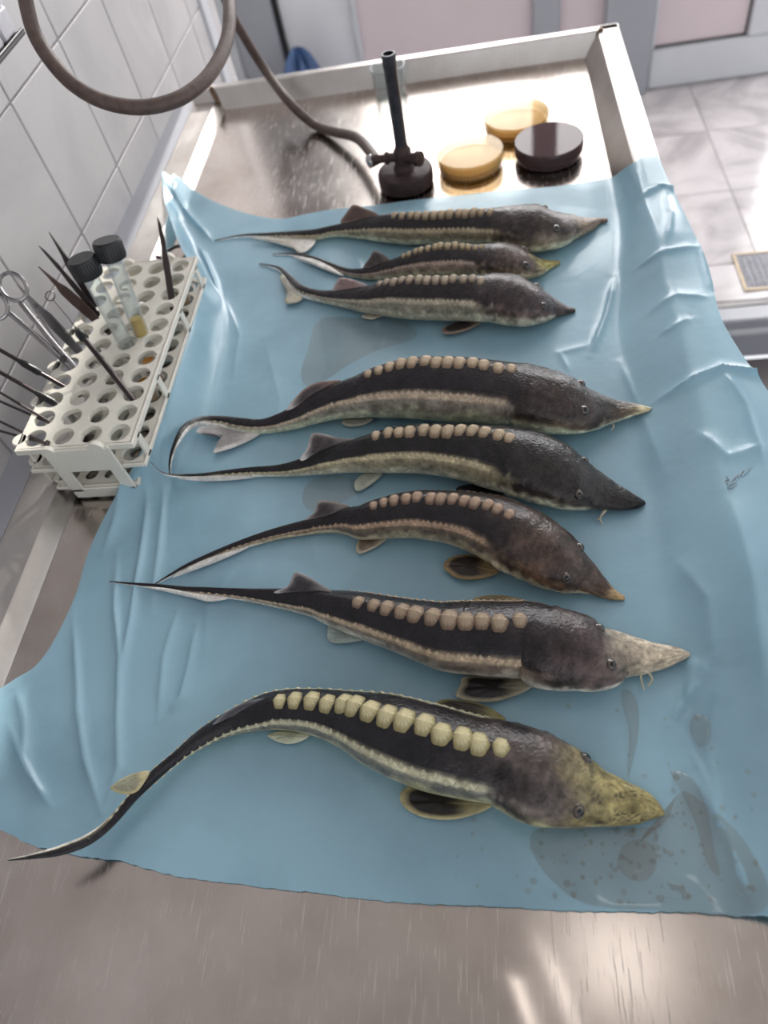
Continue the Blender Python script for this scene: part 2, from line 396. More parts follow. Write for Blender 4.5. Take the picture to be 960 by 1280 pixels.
# ------------------------------------------------------------------ steel table
LF, LT, LO, LZ = -.436, -.451, -.490, .012          # left: floor edge, rim inner top, rim outer, rim height
RF, RT, RO, RZ = .155, .176, .206, .030             # right
BF, BT, BO = 1.262, 1.276, 1.292                    # back
Y0 = -.40
tb = empty('steel_table', (-.14, .45, ZN)); tag(tb, 'stainless steel necropsy table with raised rim and scratched top', 'table')
# top with shallow folds running to its drain
def seg_d(x, y, a, b):
    ax, ay = a; bx, by = b; t = ((x-ax)*(bx-ax)+(y-ay)*(by-ay))/((bx-ax)**2+(by-ay)**2)
    t = np.clip(t, 0, 1); return np.hypot(x-ax-t*(bx-ax), y-ay-t*(by-ay))
c1a = on_z(600, 1140, 0); c1b = on_z(655, 1300, 0); c2a = on_z(150, 1075, 0); c2b = on_z(45, 1270, 0)
def ext(a, b, k): return (a[0]+(b[0]-a[0])*k, a[1]+(b[1]-a[1])*k)
C1 = (ext(c1a, c1b, -.3), ext(c1a, c1b, 3)); C2 = (ext(c2a, c2b, -.3), ext(c2a, c2b, 2.4))
nx, ny = 120, 260
gx = np.linspace(LF, RF, nx); gy = np.linspace(Y0+.03, BF, ny); X, Y = np.meshgrid(gx, gy)
def sm01(x): x = np.clip(x, 0, 1); return x*x*(3-2*x)
def side(a, b): return ((b[0]-a[0])*(Y-a[1])-(b[1]-a[1])*(X-a[0]))/math.hypot(b[0]-a[0], b[1]-a[1])
s1 = side(*C1); Z = .0030*np.where(s1 < 0, sm01(1+s1/.11), sm01(1-s1/.035))*np.clip((.070-Y)/.03, 0, 1) + .0010*np.clip(1-seg_d(X, Y, *C2)/.030, 0, 1)*np.clip((.10-Y)/.03, 0, 1)
Z += .0009*np.sin(X*9+1)*np.sin(Y*5.5) * np.clip((Y-.9)/.2, 0, 1)
Z *= np.clip((X-LF)/.02, 0, 1)*np.clip((RF-X)/.02, 0, 1)
Z -= .0010
mb = MB(); mb.add(np.stack([X, Y, Z], -1).reshape(-1, 3), [(j*nx+i, j*nx+i+1, (j+1)*nx+i+1, (j+1)*nx+i) for j in range(ny-1) for i in range(nx-1)])
mb.build('table_top', STEEL, tb, True, 80)
def rim(name, prof, a0, a1, axis):
    """prof: cross-section polyline (offset, z) swept from a0 to a1"""
    mb = MB(); k = len(prof); v = []
    for a in (a0, a1):
        for p, z in prof: v.append((p, a, z) if axis == 'y' else (a, p, z))
    f = [(i, (i+1) % k, k+(i+1) % k, k+i) for i in range(k)] + [tuple(range(k)), tuple(range(k, 2*k))]
    return mb.add(v, f).build(name, STEEL_RIM, tb, True, 25)
rim('rim', [(LF+.001, -.004), (LF-.001, -.001), (LT+.001, LZ-.001), (LT-.001, LZ), (LO, LZ), (LO, -.03), (LO+.004, -.03), (LF, -.006)], Y0, BO, 'y')
rim('rim', [(RF-.001, -.004), (RF+.001, -.001), (RT-.001, RZ-.0015), (RT+.0015, RZ), (RO-.002, RZ), (RO, RZ-.002), (RO, -.03), (RO-.004, -.03), (RF, -.006)], Y0, BO, 'y')
rim('rim', [(BF-.001, -.004), (BF+.001, -.001), (BT-.001, RZ-.0015), (BT+.001, RZ), (BO-.002, RZ), (BO, RZ-.002), (BO, -.03), (BO-.004, -.03), (BF, -.006)], LO, RO, 'x')
rim('rim', [(Y0+.032, -.004), (Y0+.03, -.001), (Y0+.016, RZ), (Y0, RZ), (Y0, -.03), (Y0+.03, -.006)], LO, RO, 'x')
WELD = simple('weld_stain', (112, 92, 74), .45, .7, .4, 150, .6)
for cx, cy in ((RT-.006, BF+.004), (LT+.006, BF+.004)):
    mb = MB(); n = 14
    for k in range(n):
        t = k/(n-1); z = .002+t*(RZ-.001); s = (1 if cx > 0 else -1)
        mb.lathe([(.0005, -.004), (.0042, -.002), (.0042, .002), (.0005, .004)], (cx+s*.006*t*1.3+random.uniform(-.0006, .0006), cy+.007*t, z), (0, .3, 1), 8)
    mb.build('weld_bead', WELD, tb)
for x in (-.44, .16):
    for y in (-.34, 1.22): MB().bevbox(x-.02, x+.02, y-.02, y+.02, ZN, -.03, .003).build('leg', TOOL, tb)
MB().bevbox(LF, RF, Y0+.02, BF, -.03, -.024, .001).build('underside', TOOL, tb)
adopt(tb)

# ------------------------------------------------------------------ blue plastic sheet
def surf(x, y):
    """height of the table surface under the sheet; past the right rim the sheet hangs free"""
    z = 0.0; q = min(max((.85-y)/.25, 0), 1); rf = .03*q*q*(3-2*q)     # towards the camera the film bridges the foot of the rim
    if x > RF-rf:
        z = np.interp(x, [RF-rf, RT, RO, RO+.04, RO+.3], [0, RZ, RZ, RZ-.004, RZ-.12])
    elif x < LF:
        z = np.interp(x, [LO, LT, LF], [LZ, LZ, 0])
    return float(z)
def drop(px, py, extra=0.0):
    z = .0
    for _ in range(30):
        P = on_z(px, py, z+extra); z = .6*z+.4*surf(P[0], P[1])
    P = on_z(px, py, z+extra); return np.array([P[0], P[1], extra])
top = [(203,216,.010),(235,233,.006),(270,254,.002),(310,268,0),(350,274,0),(385,268,0),(420,262,0),(470,257,0),(545,249,0),(640,240,0),(720,232,0),(760,226,0),(777,215,0.001),(790,206,.001),(806,197,.001),(822,195,0)]
right = [(822,195,0),(838,232,0),(856,270,.004),(876,312,.004),(888,352,.003),(900,398,.004),(925,440,.006),(960,491,.008),(1000,560,.008),(1030,680,.008),(1050,860,.006),(1040,1000,.002),(1010,1150,0)]
bottom = [(-30,1024,.004),(0,1037,.001),(40,1056,0),(90,1068,0),(150,1077,0),(210,1094,0),(300,1105,0),(390,1117,0),(480,1126,0),(600,1134,0),(720,1139,0),(840,1142,0),(960,1146,0),(1010,1150,0)]
left = [(203,216,.010),(206,250,.012),(222,300,.030),(243,345,.042),(240,390,.042),(228,440,.042),(207,500,.040),(186,545,.036),(160,597,.020),(132,645,.008),(112,690,.004),(95,745,.004),(70,795,.004),(45,830,.005),(15,850,.004),(-20,872,.004),(-60,930,.004),(-30,1024,.004)]
def bnd(L, n):
    pts = [drop(*q) for q in L]
    d = catmull(pts, 12); d = np.array(d); s = np.r_[0, np.cumsum(np.linalg.norm(np.diff(d[:, :2], axis=0), axis=1))]; s /= s[-1]
    u = np.linspace(0, 1, n); return np.stack([np.interp(u, s, d[:, k]) for k in range(3)], -1)
NU, NV = 330, 420
T_, B_, L_, R_ = bnd(top, NU), bnd(bottom, NU), bnd(left, NV), bnd(right, NV)
jag = np.random.randn(NU)*.0005; B_[:, 1] += np.convolve(jag, np.ones(3)/3, 'same')+.0004*np.sin(np.linspace(0, 30, NU))
uu = np.linspace(0, 1, NU)[None, :, None]; vv = np.linspace(0, 1, NV)[:, None, None]
G = (1-vv)*T_[None]+vv*B_[None] + (1-uu)*L_[:, None]+uu*R_[:, None] - ((1-uu)*(1-vv)*T_[0]+uu*(1-vv)*T_[-1]+(1-uu)*vv*B_[0]+uu*vv*B_[-1])
X, Y = G[..., 0], G[..., 1]
dl = X-L_[:, None, 0]; dr_ = R_[:, None, 0]-X; dt = T_[None, :, 1]-Y; db = Y-B_[None, :, 1]
EX = L_[:, None, 2]*np.exp(-(np.clip(dl, 0, 9)/.017)**1.6) + R_[:, None, 2]*np.exp(-(np.clip(dr_, 0, 9)/.05)**1.5) + T_[None, :, 2]*np.exp(-(np.clip(dt, 0, 9)/.04)**1.5)*(uu[..., 0] > .03)
Z = np.vectorize(surf)(X, Y)
for _ in range(2):   # plastic bridges the folds of the steel
    Zp = np.pad(Z, 1, mode='edge'); Z = np.maximum(Z, (Zp[1:-1, :-2]+Zp[1:-1, 2:])/2)
for _ in range(10):  # and has no hard edge over the rim
    Zp = np.pad(Z, ((0, 0), (1, 1)), mode='edge'); Z = np.where((X > RF-.05), np.maximum((Zp[:, :-2]+2*Z+Zp[:, 2:])/4, Z-.0008), Z)
Z = Z+EX+.0012
def crease(pts, amp, wid):
    global Z
    P = [on_z(px, py, .002) for px, py in pts]
    P = [np.array([q[0], q[1]]) for q in P]
    best = np.full(X.shape, 9.0); tt = np.zeros(X.shape); n = len(P)-1
    for k in range(n):
        a, b = P[k], P[k+1]; L2 = ((b-a)**2).sum()
        t = np.clip(((X-a[0])*(b[0]-a[0])+(Y-a[1])*(b[1]-a[1]))/L2, 0, 1)
        d = np.hypot(X-a[0]-t*(b[0]-a[0]), Y-a[1]-t*(b[1]-a[1])); m = d < best
        best[m] = d[m]; tt[m] = (k+t[m])/n
    Z = Z+amp*np.exp(-np.abs(best/(wid*.62))**1.05)*1.15*np.clip(np.sin(np.pi*np.clip(tt, .04, .96))*1.6, 0, 1)
CR = [([(172,592),(150,645),(130,692)],.004,.006),([(188,600),(178,680),(165,770),(150,850)],.004,.005),([(206,600),(198,690),(190,765)],.003,.006),
 ([(92,770),(95,830),(97,890),(107,950),(128,1018)],.004,.005),([(146,690),(144,760),(150,820),(147,895),(149,960),(131,1014)],.004,.005),
 ([(222,765),(205,820),(197,900)],.003,.005),([(246,780),(237,830),(226,872),(208,895)],.004,.005),([(10,905),(37,965),(64,1008)],.005,.006),([(20,860),(30,900),(34,960)],.004,.008),
 ([(770,345),(758,395),(738,445)],.004,.006),([(825,262),(832,300),(828,345)],.004,.008),([(795,275),(822,262),(860,272)],.005,.006),([(812,515),(850,507),(893,494),(935,500),(965,515)],.006,.005),
 ([(893,494),(920,540),(945,620)],.005,.010),([(880,828),(868,860),(838,905)],.003,.006),([(866,820),(862,850),(858,885)],.003,.006),([(905,840),(880,930),(900,1020)],.003,.012),
 ([(213,240),(240,275),(266,302)],.006,.006),([(250,310),(262,335),(274,366)],.006,.005),([(262,372),(243,440),(226,510),(214,600),(206,690)],-.002,.006),
 ([(870,330),(880,372),(890,400)],.004,.008),([(790,350),(835,345),(870,340)],.003,.006),([(800,410),(840,400),(880,405)],.0025,.008),([(820,440),(860,430)],.002,.006),
 ([(770,440),(800,520),(830,600)],.002,.012),([(715,470),(700,440),(740,430)],.0015,.006),([(860,560),(900,600),(950,590)],.003,.010),([(840,700),(880,760),(890,850)],.003,.014),
 ([(330,420),(350,500),(340,560)],.0015,.014),([(900,640),(930,760),(945,900)],.004,.014),([(860,960),(905,1040),(940,1140)],.003,.010),([(300,700),(260,760),(255,830)],.0015,.012),
 ([(440,300),(480,420),(470,440)],.0012,.012),([(280,370),(300,420),(290,480)],.0018,.012),([(420,600),(390,680),(400,720)],.001,.012),([(640,1050),(720,1090),(760,1135)],.0012,.008),([(860,930),(890,1000),(900,1060)],.002,.006)]
for q in CR: crease(*q)
rng = np.random.RandomState(3)
for _ in range(26):  # slight waviness all over
    a = rng.uniform(0, 6.28); k = rng.uniform(14, 60); Z = Z+.00022*np.sin(k*(X*math.cos(a)+Y*math.sin(a))+rng.uniform(0, 6.28))
Z = np.maximum(Z, np.vectorize(surf)(X, Y)+.0006)

sm, nt, b = nmat('blue_plastic_film'); Lk = nt.links.new
tc = N(nt, 'ShaderNodeTexCoord'); nz = N(nt, 'ShaderNodeTexNoise', Scale=7.0, Detail=5.0, Roughness=.55); Lk(tc.outputs['Object'], nz.inputs['Vector'])
rp = N(nt, 'ShaderNodeValToRGB'); e = rp.color_ramp.elements
e[0].position = .36; e[0].color = (*lin((152, 192, 212)), 1); e[1].position = .7; e[1].color = (*lin((172, 214, 234)), 1); e[1].position = .58
Lk(nz.outputs['Fac'], rp.inputs['Fac']); Lk(rp.outputs['Color'], b.inputs['Base Color'])
b.inputs['Roughness'].default_value = .33; b.inputs['Specular IOR Level'].default_value = .55
b.inputs['Coat Weight'].default_value = .6; b.inputs['Coat Roughness'].default_value = .14
n2 = N(nt, 'ShaderNodeTexNoise', Scale=55.0, Detail=4.0); Lk(tc.outputs['Object'], n2.inputs['Vector'])
bp = N(nt, 'ShaderNodeBump', Strength=.22, Distance=.002); Lk(n2.outputs['Fac'], bp.inputs['Height']); Lk(bp.outputs['Normal'], b.inputs['Normal']); Lk(bp.outputs['Normal'], b.inputs['Coat Normal'])
out = nt.nodes['Material Output']; tl = N(nt, 'ShaderNodeBsdfTranslucent'); tl.inputs[0].default_value = (*lin((100, 190, 228)), 1)
trn = N(nt, 'ShaderNodeBsdfTransparent'); trn.inputs[0].default_value = (.55, .82, .92, 1)
mx = N(nt, 'ShaderNodeMixShader'); mx.inputs[0].default_value = .22; Lk(b.outputs[0], mx.inputs[1]); Lk(tl.outputs[0], mx.inputs[2])
mx2 = N(nt, 'ShaderNodeMixShader'); mx2.inputs[0].default_value = .08; Lk(mx.outputs[0], mx2.inputs[1]); Lk(trn.outputs[0], mx2.inputs[2]); Lk(mx2.outputs[0], out.inputs[0])
mb = MB(); mb.add(np.stack([X, Y, Z], -1).reshape(-1, 3), [(j*NU+i, j*NU+i+1, (j+1)*NU+i+1, (j+1)*NU+i) for j in range(NV-1) for i in range(NU-1)])
sheet = mb.build('plastic_sheet', sm, None, True, 180)
tag(sheet, 'crumpled light blue plastic sheet spread over the steel table', 'plastic sheet')
SH_X, SH_Y, SH_Z = X, Y, Z
def sheet_z(x, y):
    i = np.argmin((SH_X-x)**2+(SH_Y-y)**2); return float(SH_Z.ravel()[i])
# ------------------------------------------------------------------ sturgeon
SKIN = pigment_mat('wet_fish_skin', .34, .30, .025, .60, 420, .42, 70)
HORN = pigment_mat('scute_horn', .42, .3, .15, .30, 900, .18, 220)
FIN = pigment_mat('wet_fin', .36, .4, .12, .25, 600, .22, 120)
EYE = pigment_mat('fish_eye', .12, .8, .03, 0.0, 300, .05, 300)
BARB = simple('barbel_skin', (196, 186, 160), .35, 0, .1, 200)

def sm(a, b, x): t = np.clip((x-a)/(b-a), 0, 1); return t*t*(3-2*t)
def cl3(c): return np.array(lin(c))
def noise2(nu, nv, ku, kv, seed):
    """smooth random field on the skin grid, wraps in v"""
    r = np.random.RandomState(seed); g = r.rand(ku, kv)
    u = np.linspace(0, ku-1.001, nu)[:, None]; v = (np.arange(nv)/nv*kv)[None, :]
    i = u.astype(int); j = v.astype(int); fu = u-i; fv = v-j; fu = fu*fu*(3-2*fu); fv = fv*fv*(3-2*fv)
    i1 = np.minimum(i+1, ku-1); j1 = (j+1) % kv; j = j % kv
    return (g[i, j]*(1-fu)+g[i1, j]*fu)*(1-fv)+(g[i, j1]*(1-fu)+g[i1, j1]*fu)*fv

def unit_scute():
    """rounded bony shield with a keel and radial ribs, 1 x 1 x .3"""
    mb = MB(); n = 24; rings = (0, .3, .6, .85, 1.0); v = [(0, 0, .34)]; f = []
    for r in rings[1:]:
        for k in range(n):
            a = 2*math.pi*k/n; ca, sa = math.cos(a), math.sin(a)
            rad = (1+.05*math.cos(6*a)*r)
            x = .5*r*rad*ca*(1.08 if ca > 0 else .94); y = .5*r*rad*sa
            z = .30*(1-r**2.4)+.05*math.exp(-(y/.07)**2)*(1-r*.6)+.028*math.cos(12*a)*r*(1-r*.4)
            v.append((x, y, z-.30*abs(y)**1.6-(.10 if r == 1 else 0)))
    for k in range(n): f.append((0, 1+k, 1+(k+1) % n))
    for q in range(len(rings)-2):
        for k in range(n):
            l = (k+1) % n; f.append((1+q*n+k, 1+(q+1)*n+k, 1+(q+1)*n+l, 1+q*n+l))
    return v, f, rings, n
SV, SF, SR, SN = unit_scute()
def scute_mesh(col, rimcol):
    mb = MB(); c = cl3(col); d = cl3(rimcol); cols = [c]
    for r in SR[1:]:
        for k in range(SN): cols.append(c*(1-sm(.5, 1.0, r))+d*sm(.5, 1.0, r) if k % 2 else (c*.74)*(1-sm(.5, 1.0, r))+d*sm(.5, 1.0, r))
    mb.add(SV, SF, cols); return mb.mesh('dorsal_scute', HORN, True, 60, True)

def flat_fin(name, pts3, root, inner, edge, thick=.0016, dome=.0015, normal=None, edgew=.30, tipcol=None, mat=None):
    """a fin blade: closed outline in space, thin, with pale margin and ribs"""
    P = np.array(catmull(pts3, 7, True)); c = P.mean(0); n = len(P)
    if normal is None: normal = np.array([0, 0, 1.0])
    nrm = normal/np.linalg.norm(normal); base = np.array(pts3[0]); mb = MB()
    ci, ce = cl3(inner), cl3(edge); v = []; cols = []; rings = (1.0, .9, .72, .45, .15)
    dist = np.linalg.norm(P-base, axis=1); dmax = dist.max(); dist = dist/dmax
    for side in (1, -1):
        for r in rings:
            for k in range(n):
                q = c+(P[k]-c)*r
                rel = q-base; ang = math.atan2(np.dot(np.cross(P[0]-c, rel), nrm), np.dot(P[0]-c, rel)+1e-9)
                rib = .0004*math.sin(ang*46)*min(1, 2*(1-r)+.2)
                v.append(q+nrm*side*((thick/2+dome*(1-r*r)*.6+rib) if r < 1 else thick*.12))
                k2 = sm(1-edgew, 1-edgew*.2, r)*(.25+.75*sm(.12, .5, dist[k]))
                kb = 1-sm(.15, .42, float(np.linalg.norm(q-base))/dmax); col = (ci*(1-kb)+(ci*.35+ce*.65)*kb)*(1-k2)+ce*k2
                if tipcol is not None: t2 = sm(.55, .95, dist[k]*r); col = col*(1-t2)+cl3(tipcol)*t2
                cols.append(col)
    m = len(rings); f = []
    for sidx in (0, 1):
        o = sidx*m*n
        for q in range(m-1):
            for k in range(n):
                l = (k+1) % n; f.append((o+q*n+k, o+q*n+l, o+(q+1)*n+l, o+(q+1)*n+k))
        f.append(tuple(o+(m-1)*n+k for k in range(n)))
    for k in range(n):
        l = (k+1) % n; f.append((k, l, m*n+l, m*n+k))
    mb.add(v, f, cols); return mb.build(name, mat or FIN, root, True, 70, True)

NS, NP = 300, 72
def build_fish(seed, label, pairs, roll, gill, eye, scutes, pal, fins, tail_roll=62, lift=None, snout_t=.09, eye_r=.0042, barbels=()):
    rs = np.random.RandomState(seed)
    U = np.array([q[0] for q in pairs], float); Lo = np.array([q[1] for q in pairs], float)
    mid = (U+Lo)/2; tan = np.gradient(mid, axis=0); tan /= np.linalg.norm(tan, axis=1)[:, None]
    dv = U-Lo; th = np.abs(dv[:, 0]*tan[:, 1]-dv[:, 1]*tan[:, 0]); th[0] = max(th[0], 5); th[-1] = 1.6
    # dense resample in the picture of the outline, then onto the table
    s = np.r_[0, np.cumsum(np.linalg.norm(np.diff(mid, axis=0), axis=1))]; s /= s[-1]
    D = np.array(catmull(np.c_[mid, th], 16)); ds = np.r_[0, np.cumsum(np.linalg.norm(np.diff(D[:, :2], axis=0), axis=1))]; ds /= ds[-1]
    t = np.linspace(0, 1, NS)**1.0; t[:20] = np.linspace(0, 1, 20)**1.5*t[19]
    m_ = np.stack([np.interp(t, ds, D[:, k]) for k in range(3)], -1); m_[:, 2] = np.maximum(m_[:, 2], 1.2)
    def smooth(a, k=5):
        w_ = np.ones(2*k+1)/(2*k+1); p = np.r_[[a[0]]*k, a, [a[-1]]*k]; return np.convolve(p, w_, 'valid')
    m_[6:-1, 2] = smooth(m_[:, 2], 4)[6:-1]
    gi = np.argmin(np.hypot(m_[:, 0]-gill[0], m_[:, 1]-gill[1])); tg = t[gi]
    ei = np.argmin(np.hypot(m_[:, 0]-eye[0], m_[:, 1]-eye[1])); te = t[ei]
    # section: height/width ratio and roll along the body
    k = np.interp(t, [0, te*.5, te, tg, tg+.08, .55, .70, .85, 1], [.55, .55, .66, .84, .95, 1.0, 1.12, 1.5, 1.7])
    rho = np.radians(np.interp(t, [0, tg*.6, tg+.05, .50, .72, .88, 1], [roll*.35, roll*.6, roll, roll, roll+.25*(tail_roll-roll), tail_roll, tail_roll]))
    rho = smooth(rho, 6)
    z = np.full(NS, .018); A = np.full(NS, .01); gz = np.zeros(NS)
    lf = np.zeros(NS) if lift is None else np.interp(t, *zip(*lift))
    for it in range(6):
        C = np.array([on_z(m_[i, 0], m_[i, 1], z[i]) for i in range(NS)])
        if it == 1: gz = smooth(np.array([min(sheet_z(C[i, 0], C[i, 1]), .03) if C[i, 0] < RF else sheet_z(C[i, 0], C[i, 1]) for i in range(NS)]), 14)
        dep = (C-CAM)@_f; V = C-CAM; el = np.arcsin(-V[:, 2]/np.linalg.norm(V, axis=1))
        half = m_[:, 2]/2*dep/FPX
        A = half/np.sqrt((k*np.cos(el-rho))**2+np.sin(el-rho)**2)
        ext_ = np.sqrt((A*k*np.cos(rho)*.88)**2+(A*np.sin(rho))**2)
        z = ext_+gz+lf+.0006
    B = A*k
    T = np.gradient(C, axis=0); T[:, 2] *= .5; T /= np.linalg.norm(T, axis=1)[:, None]
    for q in range(3): T[:, q] = smooth(T[:, q], 3)
    T /= np.linalg.norm(T, axis=1)[:, None]
    Nh = np.stack([T[:, 1], -T[:, 0], np.zeros(NS)], -1); Nh /= np.linalg.norm(Nh, axis=1)[:, None]
    Up = np.cross(Nh, T); Up *= np.sign(Up[:, 2])[:, None]
    cr, sr = np.cos(rho)[:, None], np.sin(rho)[:, None]
    Dv = cr*Up+sr*Nh; Rv = -(cr*Nh-sr*Up)
    ph = (np.arange(NP)/NP*2*np.pi)[None, :]; ph = np.where(ph > np.pi, ph-2*np.pi, ph); u = np.degrees(np.abs(ph)); tt = t[:, None]
    body = sm(tg-.01, tg+.05, tt); head = 1-body
    f = 1+.045*np.exp(-(u/11)**2)*body+.03*np.exp(-((u-66)/9)**2)*body+.02*np.exp(-((u-125)/12)**2)*body
    f = f*(1-.03*np.exp(-((u-35)/16)**2)*body)
    # head: cheek plate, gill-cover edge, brow, nostril, keel of the snout
    gl = tg-.045*((u-84)/60)**2
    side = np.exp(-((u-102)/28)**2)
    f = f+.035*side*sm(te+.02, gl-.02, tt)*(1-sm(gl-.006, gl+.010, tt))-.035*side*np.exp(-((tt-gl-.014)/.010)**2)
    f = f+.035*np.exp(-((u-48)/14)**2)*np.exp(-((tt-te)/.03)**2)-.03*np.exp(-((u-70)/12)**2)*np.exp(-((tt-te+.022)/.008)**2)
    f = f+.03*np.exp(-(u/16)**2)*np.exp(-((tt-tg*.75)/.06)**2)
    f = f+.012*(noise2(NS, NP, 46, 14, seed+5)-.5)*sm(.0, .03, tt)+.05*head*(np.abs(noise2(NS, NP, 110, 20, seed+6)-.5)-.25)*sm(.0, .03, tt)*(1-sm(80, 110, u))+.03*head*(noise2(NS, NP, 60, 10, seed+7)-.5)*sm(.0, .03, tt)
    by = np.where(np.cos(ph) < 0, .88, 1.0)
    sup = 1.0
    P = C[:, None]+Rv[:, None]*(A[:, None]*np.sin(ph)*f)[..., None]+Dv[:, None]*(B[:, None]*np.cos(ph)*f*by)[..., None]
    # pigment
    n1 = noise2(NS, NP, 60, 18, seed)-.5; n2 = noise2(NS, NP, 24, 9, seed+1)-.5; n3 = noise2(NS, NP, 105, 30, seed+2)-.5
    def mixc(c, col, w_): return c*(1-w_[..., None])+cl3(col)*w_[..., None]
    uw = u+9*n3+7*n1
    lat = np.interp(t, [0, tg, .55, .8, 1], [64, 63, 61, 86, 95])[:, None]
    c = np.broadcast_to(cl3(pal['back']), (NS, NP, 3)).copy()
    c = mixc(c, [v*.95 for v in pal['flank']], sm(lat-4, lat+6, uw+3*n3))
    c = mixc(c, pal['belly'], sm(82, 101, uw+18*n2))
    c = mixc(c, pal['stripe'], np.exp(-((u-lat+2*n3)/6.5)**4)*sm(tg, tg+.03, tt)*(1-.75*sm(.70, .86, tt)))
    c = mixc(c, pal['belly'], .12*np.exp(-((u-lat-13)/6)**2)*sm(tg, tg+.1, tt))
    c = mixc(c, pal['back'], np.clip(1.6*n2, 0, .7)*np.exp(-((u-95)/12)**2)*body*pal.get('blotch', .8))
    c = mixc(c, pal.get('tail', (232, 230, 228)), sm(98, 118, u)*sm(.74, .84, tt))
    c = mixc(c, pal['back'], sm(.80, .90, tt)*(1-sm(92, 112, u)))
    # head
    h = np.broadcast_to(cl3(pal['head']), (NS, NP, 3)).copy()
    h = mixc(h, pal['back'], np.clip(.5+2*n2, 0, 1)*(1-sm(40, 75, u))*sm(te+.03, tg, tt)*.8)
    h = mixc(h, pal['cheek'], sm(52, 84, uw+26*n2)*.75)
    h = mixc(h, pal['belly'], sm(80, 95, uw+20*n2))
    h = mixc(h, pal['back'], .9*np.exp(-((u-74-14*n2)/12)**2)*sm(50, 64, u)*sm(te+.035, tg-.035, tt)*(1-sm(gl-.012, gl, tt)))
    sw = 1-sm(snout_t*.5, snout_t*1.35, tt+.05*n2+.03*n1)
    h = mixc(h, pal['snout'], sw)
    h = mixc(h, pal.get('tipc', pal['snout']), (1-sm(.018, .040, tt+.02*n1))*(1-sm(95, 120, u)))
    if pal.get('speck'): h = mixc(h, (38, 32, 22), np.clip((rs.rand(NS, NP)*.75+n1*.55-.60)*6, 0, .9)*sw*(1-sm(70, 90, u))*sm(.01, .03, tt))
    h = mixc(h, (22, 18, 18), np.exp(-((tt-gl-.006)/.008)**2)*np.exp(-((u-84)/24)**2)*.85)
    h = mixc(h, (24, 20, 20), np.exp(-((u-70)/7)**2)*np.exp(-((tt-te+.022)/.006)**2)*.9)
    wd_ = .012+.06*(1-sm(60, 84, u)); wb_ = sm(tg-wd_, tg+wd_, tt+.045*np.clip((u-90)/60, -1, 1)**2*sm(45, 65, u)-.02*(1-sm(30, 60, u))+.03*n2+.02*n1)
    c = h*(1-wb_[..., None])+c*wb_[..., None]
    n4 = noise2(NS, NP, 150, 36, seed+9)-.5; c = np.clip(c*(1+(.35+.3*head)*n3+.25*n1+(.2+.5*head)*n4)[..., None], .002, .95)
    base = C[NS//3]; root = empty('sturgeon', (base[0], base[1], gz[NS//3])); tag(root, label, 'fish', 'sturgeon laid out on the blue sheet')
    mb = MB(); fc = [(i*NP+j, i*NP+(j+1) % NP, (i+1)*NP+(j+1) % NP, (i+1)*NP+j) for i in range(NS-1) for j in range(NP)]
    fc += [tuple(range(NP)), tuple((NS-1)*NP+j for j in range(NP))]
    mb.add(P.reshape(-1, 3), fc, c.reshape(-1, 3)); mb.build('body', SKIN, root, True, 180, True)
    # back scutes
    (s0, s1, ns, sc) = scutes
    dors = proj(P[:, 0]); i0 = np.argmin(np.hypot(*(dors-s0).T)); i1 = np.argmin(np.hypot(*(dors-s1).T))
    i0 = max(i0, gi+2); arc = np.r_[0, np.cumsum(np.linalg.norm(np.diff(P[:, 0], axis=0), axis=1))]
    me = scute_mesh(pal['scute'], pal['scute_edge']); gap = (arc[i1]-arc[i0])/(ns-1)
    for q in range(ns):
        a = arc[i0]+gap*(q+rs.uniform(-.08, .08)); i = int(np.interp(a, arc, np.arange(NS)))
        x = q/(ns-1); size = gap*(.80+.32*math.sin(math.pi*min(1, x*.9+.12))**.8)*rs.uniform(.93, 1.05)
        wd = min(size*max(1.0, sc*.92)*rs.uniform(.95, 1.06), A[i]*1.25)
        o = bpy.data.objects.new('dorsal_scute', me); COL.objects.link(o); o.parent = root
        ex = -T[i]; ez = Dv[i]; ey = np.cross(ez, ex); ex = np.cross(ey, ez)
        p = P[i, 0]-ez*wd*.02+Rv[i]*A[i]*rs.uniform(-.06, .06)
        mw = Matrix.Identity(4)
        for r in range(3): mw[r][0], mw[r][1], mw[r][2], mw[r][3] = ex[r]*size*1.04, ey[r]*wd, ez[r]*wd*.62, p[r]
        o.matrix_world = mw
    # rows of small side scutes, too fine to pick apart
    for sg in (1, -1):
        mbs = MB(); jl = None
        nl = 44
        for q in range(nl):
            tq = np.interp(q/(nl-1), [0, 1], [tg+.03, .84]); i = int(np.interp(tq, t, np.arange(NS)))
            j = int(round(np.interp(tq, t, lat[:, 0])/360*NP)); j = j if sg > 0 else NP-j
            p = P[i, j]; nrm = p-C[i]; nrm = nrm/np.linalg.norm(nrm); ax = T[i]; sd_ = np.cross(nrm, ax)
            ln = (arc[-1]*(.84-tg-.03)/nl)*.60; wd = ln*.95*np.interp(q/(nl-1), [0, .6, 1], [1.2, 1, .55]); hh = ln*.22
            vv_ = [p+ax*ln*.9, p+sd_*wd*.8, p-ax*ln*.75, p-sd_*wd*.8, p+nrm*hh+ax*ln*.25, p+nrm*hh*.55-ax*ln*.4]
            vv_ = [x-nrm*.0004 if kk < 4 else x for kk, x in enumerate(vv_)]
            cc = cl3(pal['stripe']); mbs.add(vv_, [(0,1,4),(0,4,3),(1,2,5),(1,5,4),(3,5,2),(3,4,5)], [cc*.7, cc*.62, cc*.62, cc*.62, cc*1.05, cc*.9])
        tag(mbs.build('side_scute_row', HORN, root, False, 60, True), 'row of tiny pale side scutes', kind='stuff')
    # eyes
    pj = proj(P.reshape(-1, 3)); nr = (P-C[:, None]).reshape(-1, 3); vis = (nr@(-_f)) > 0
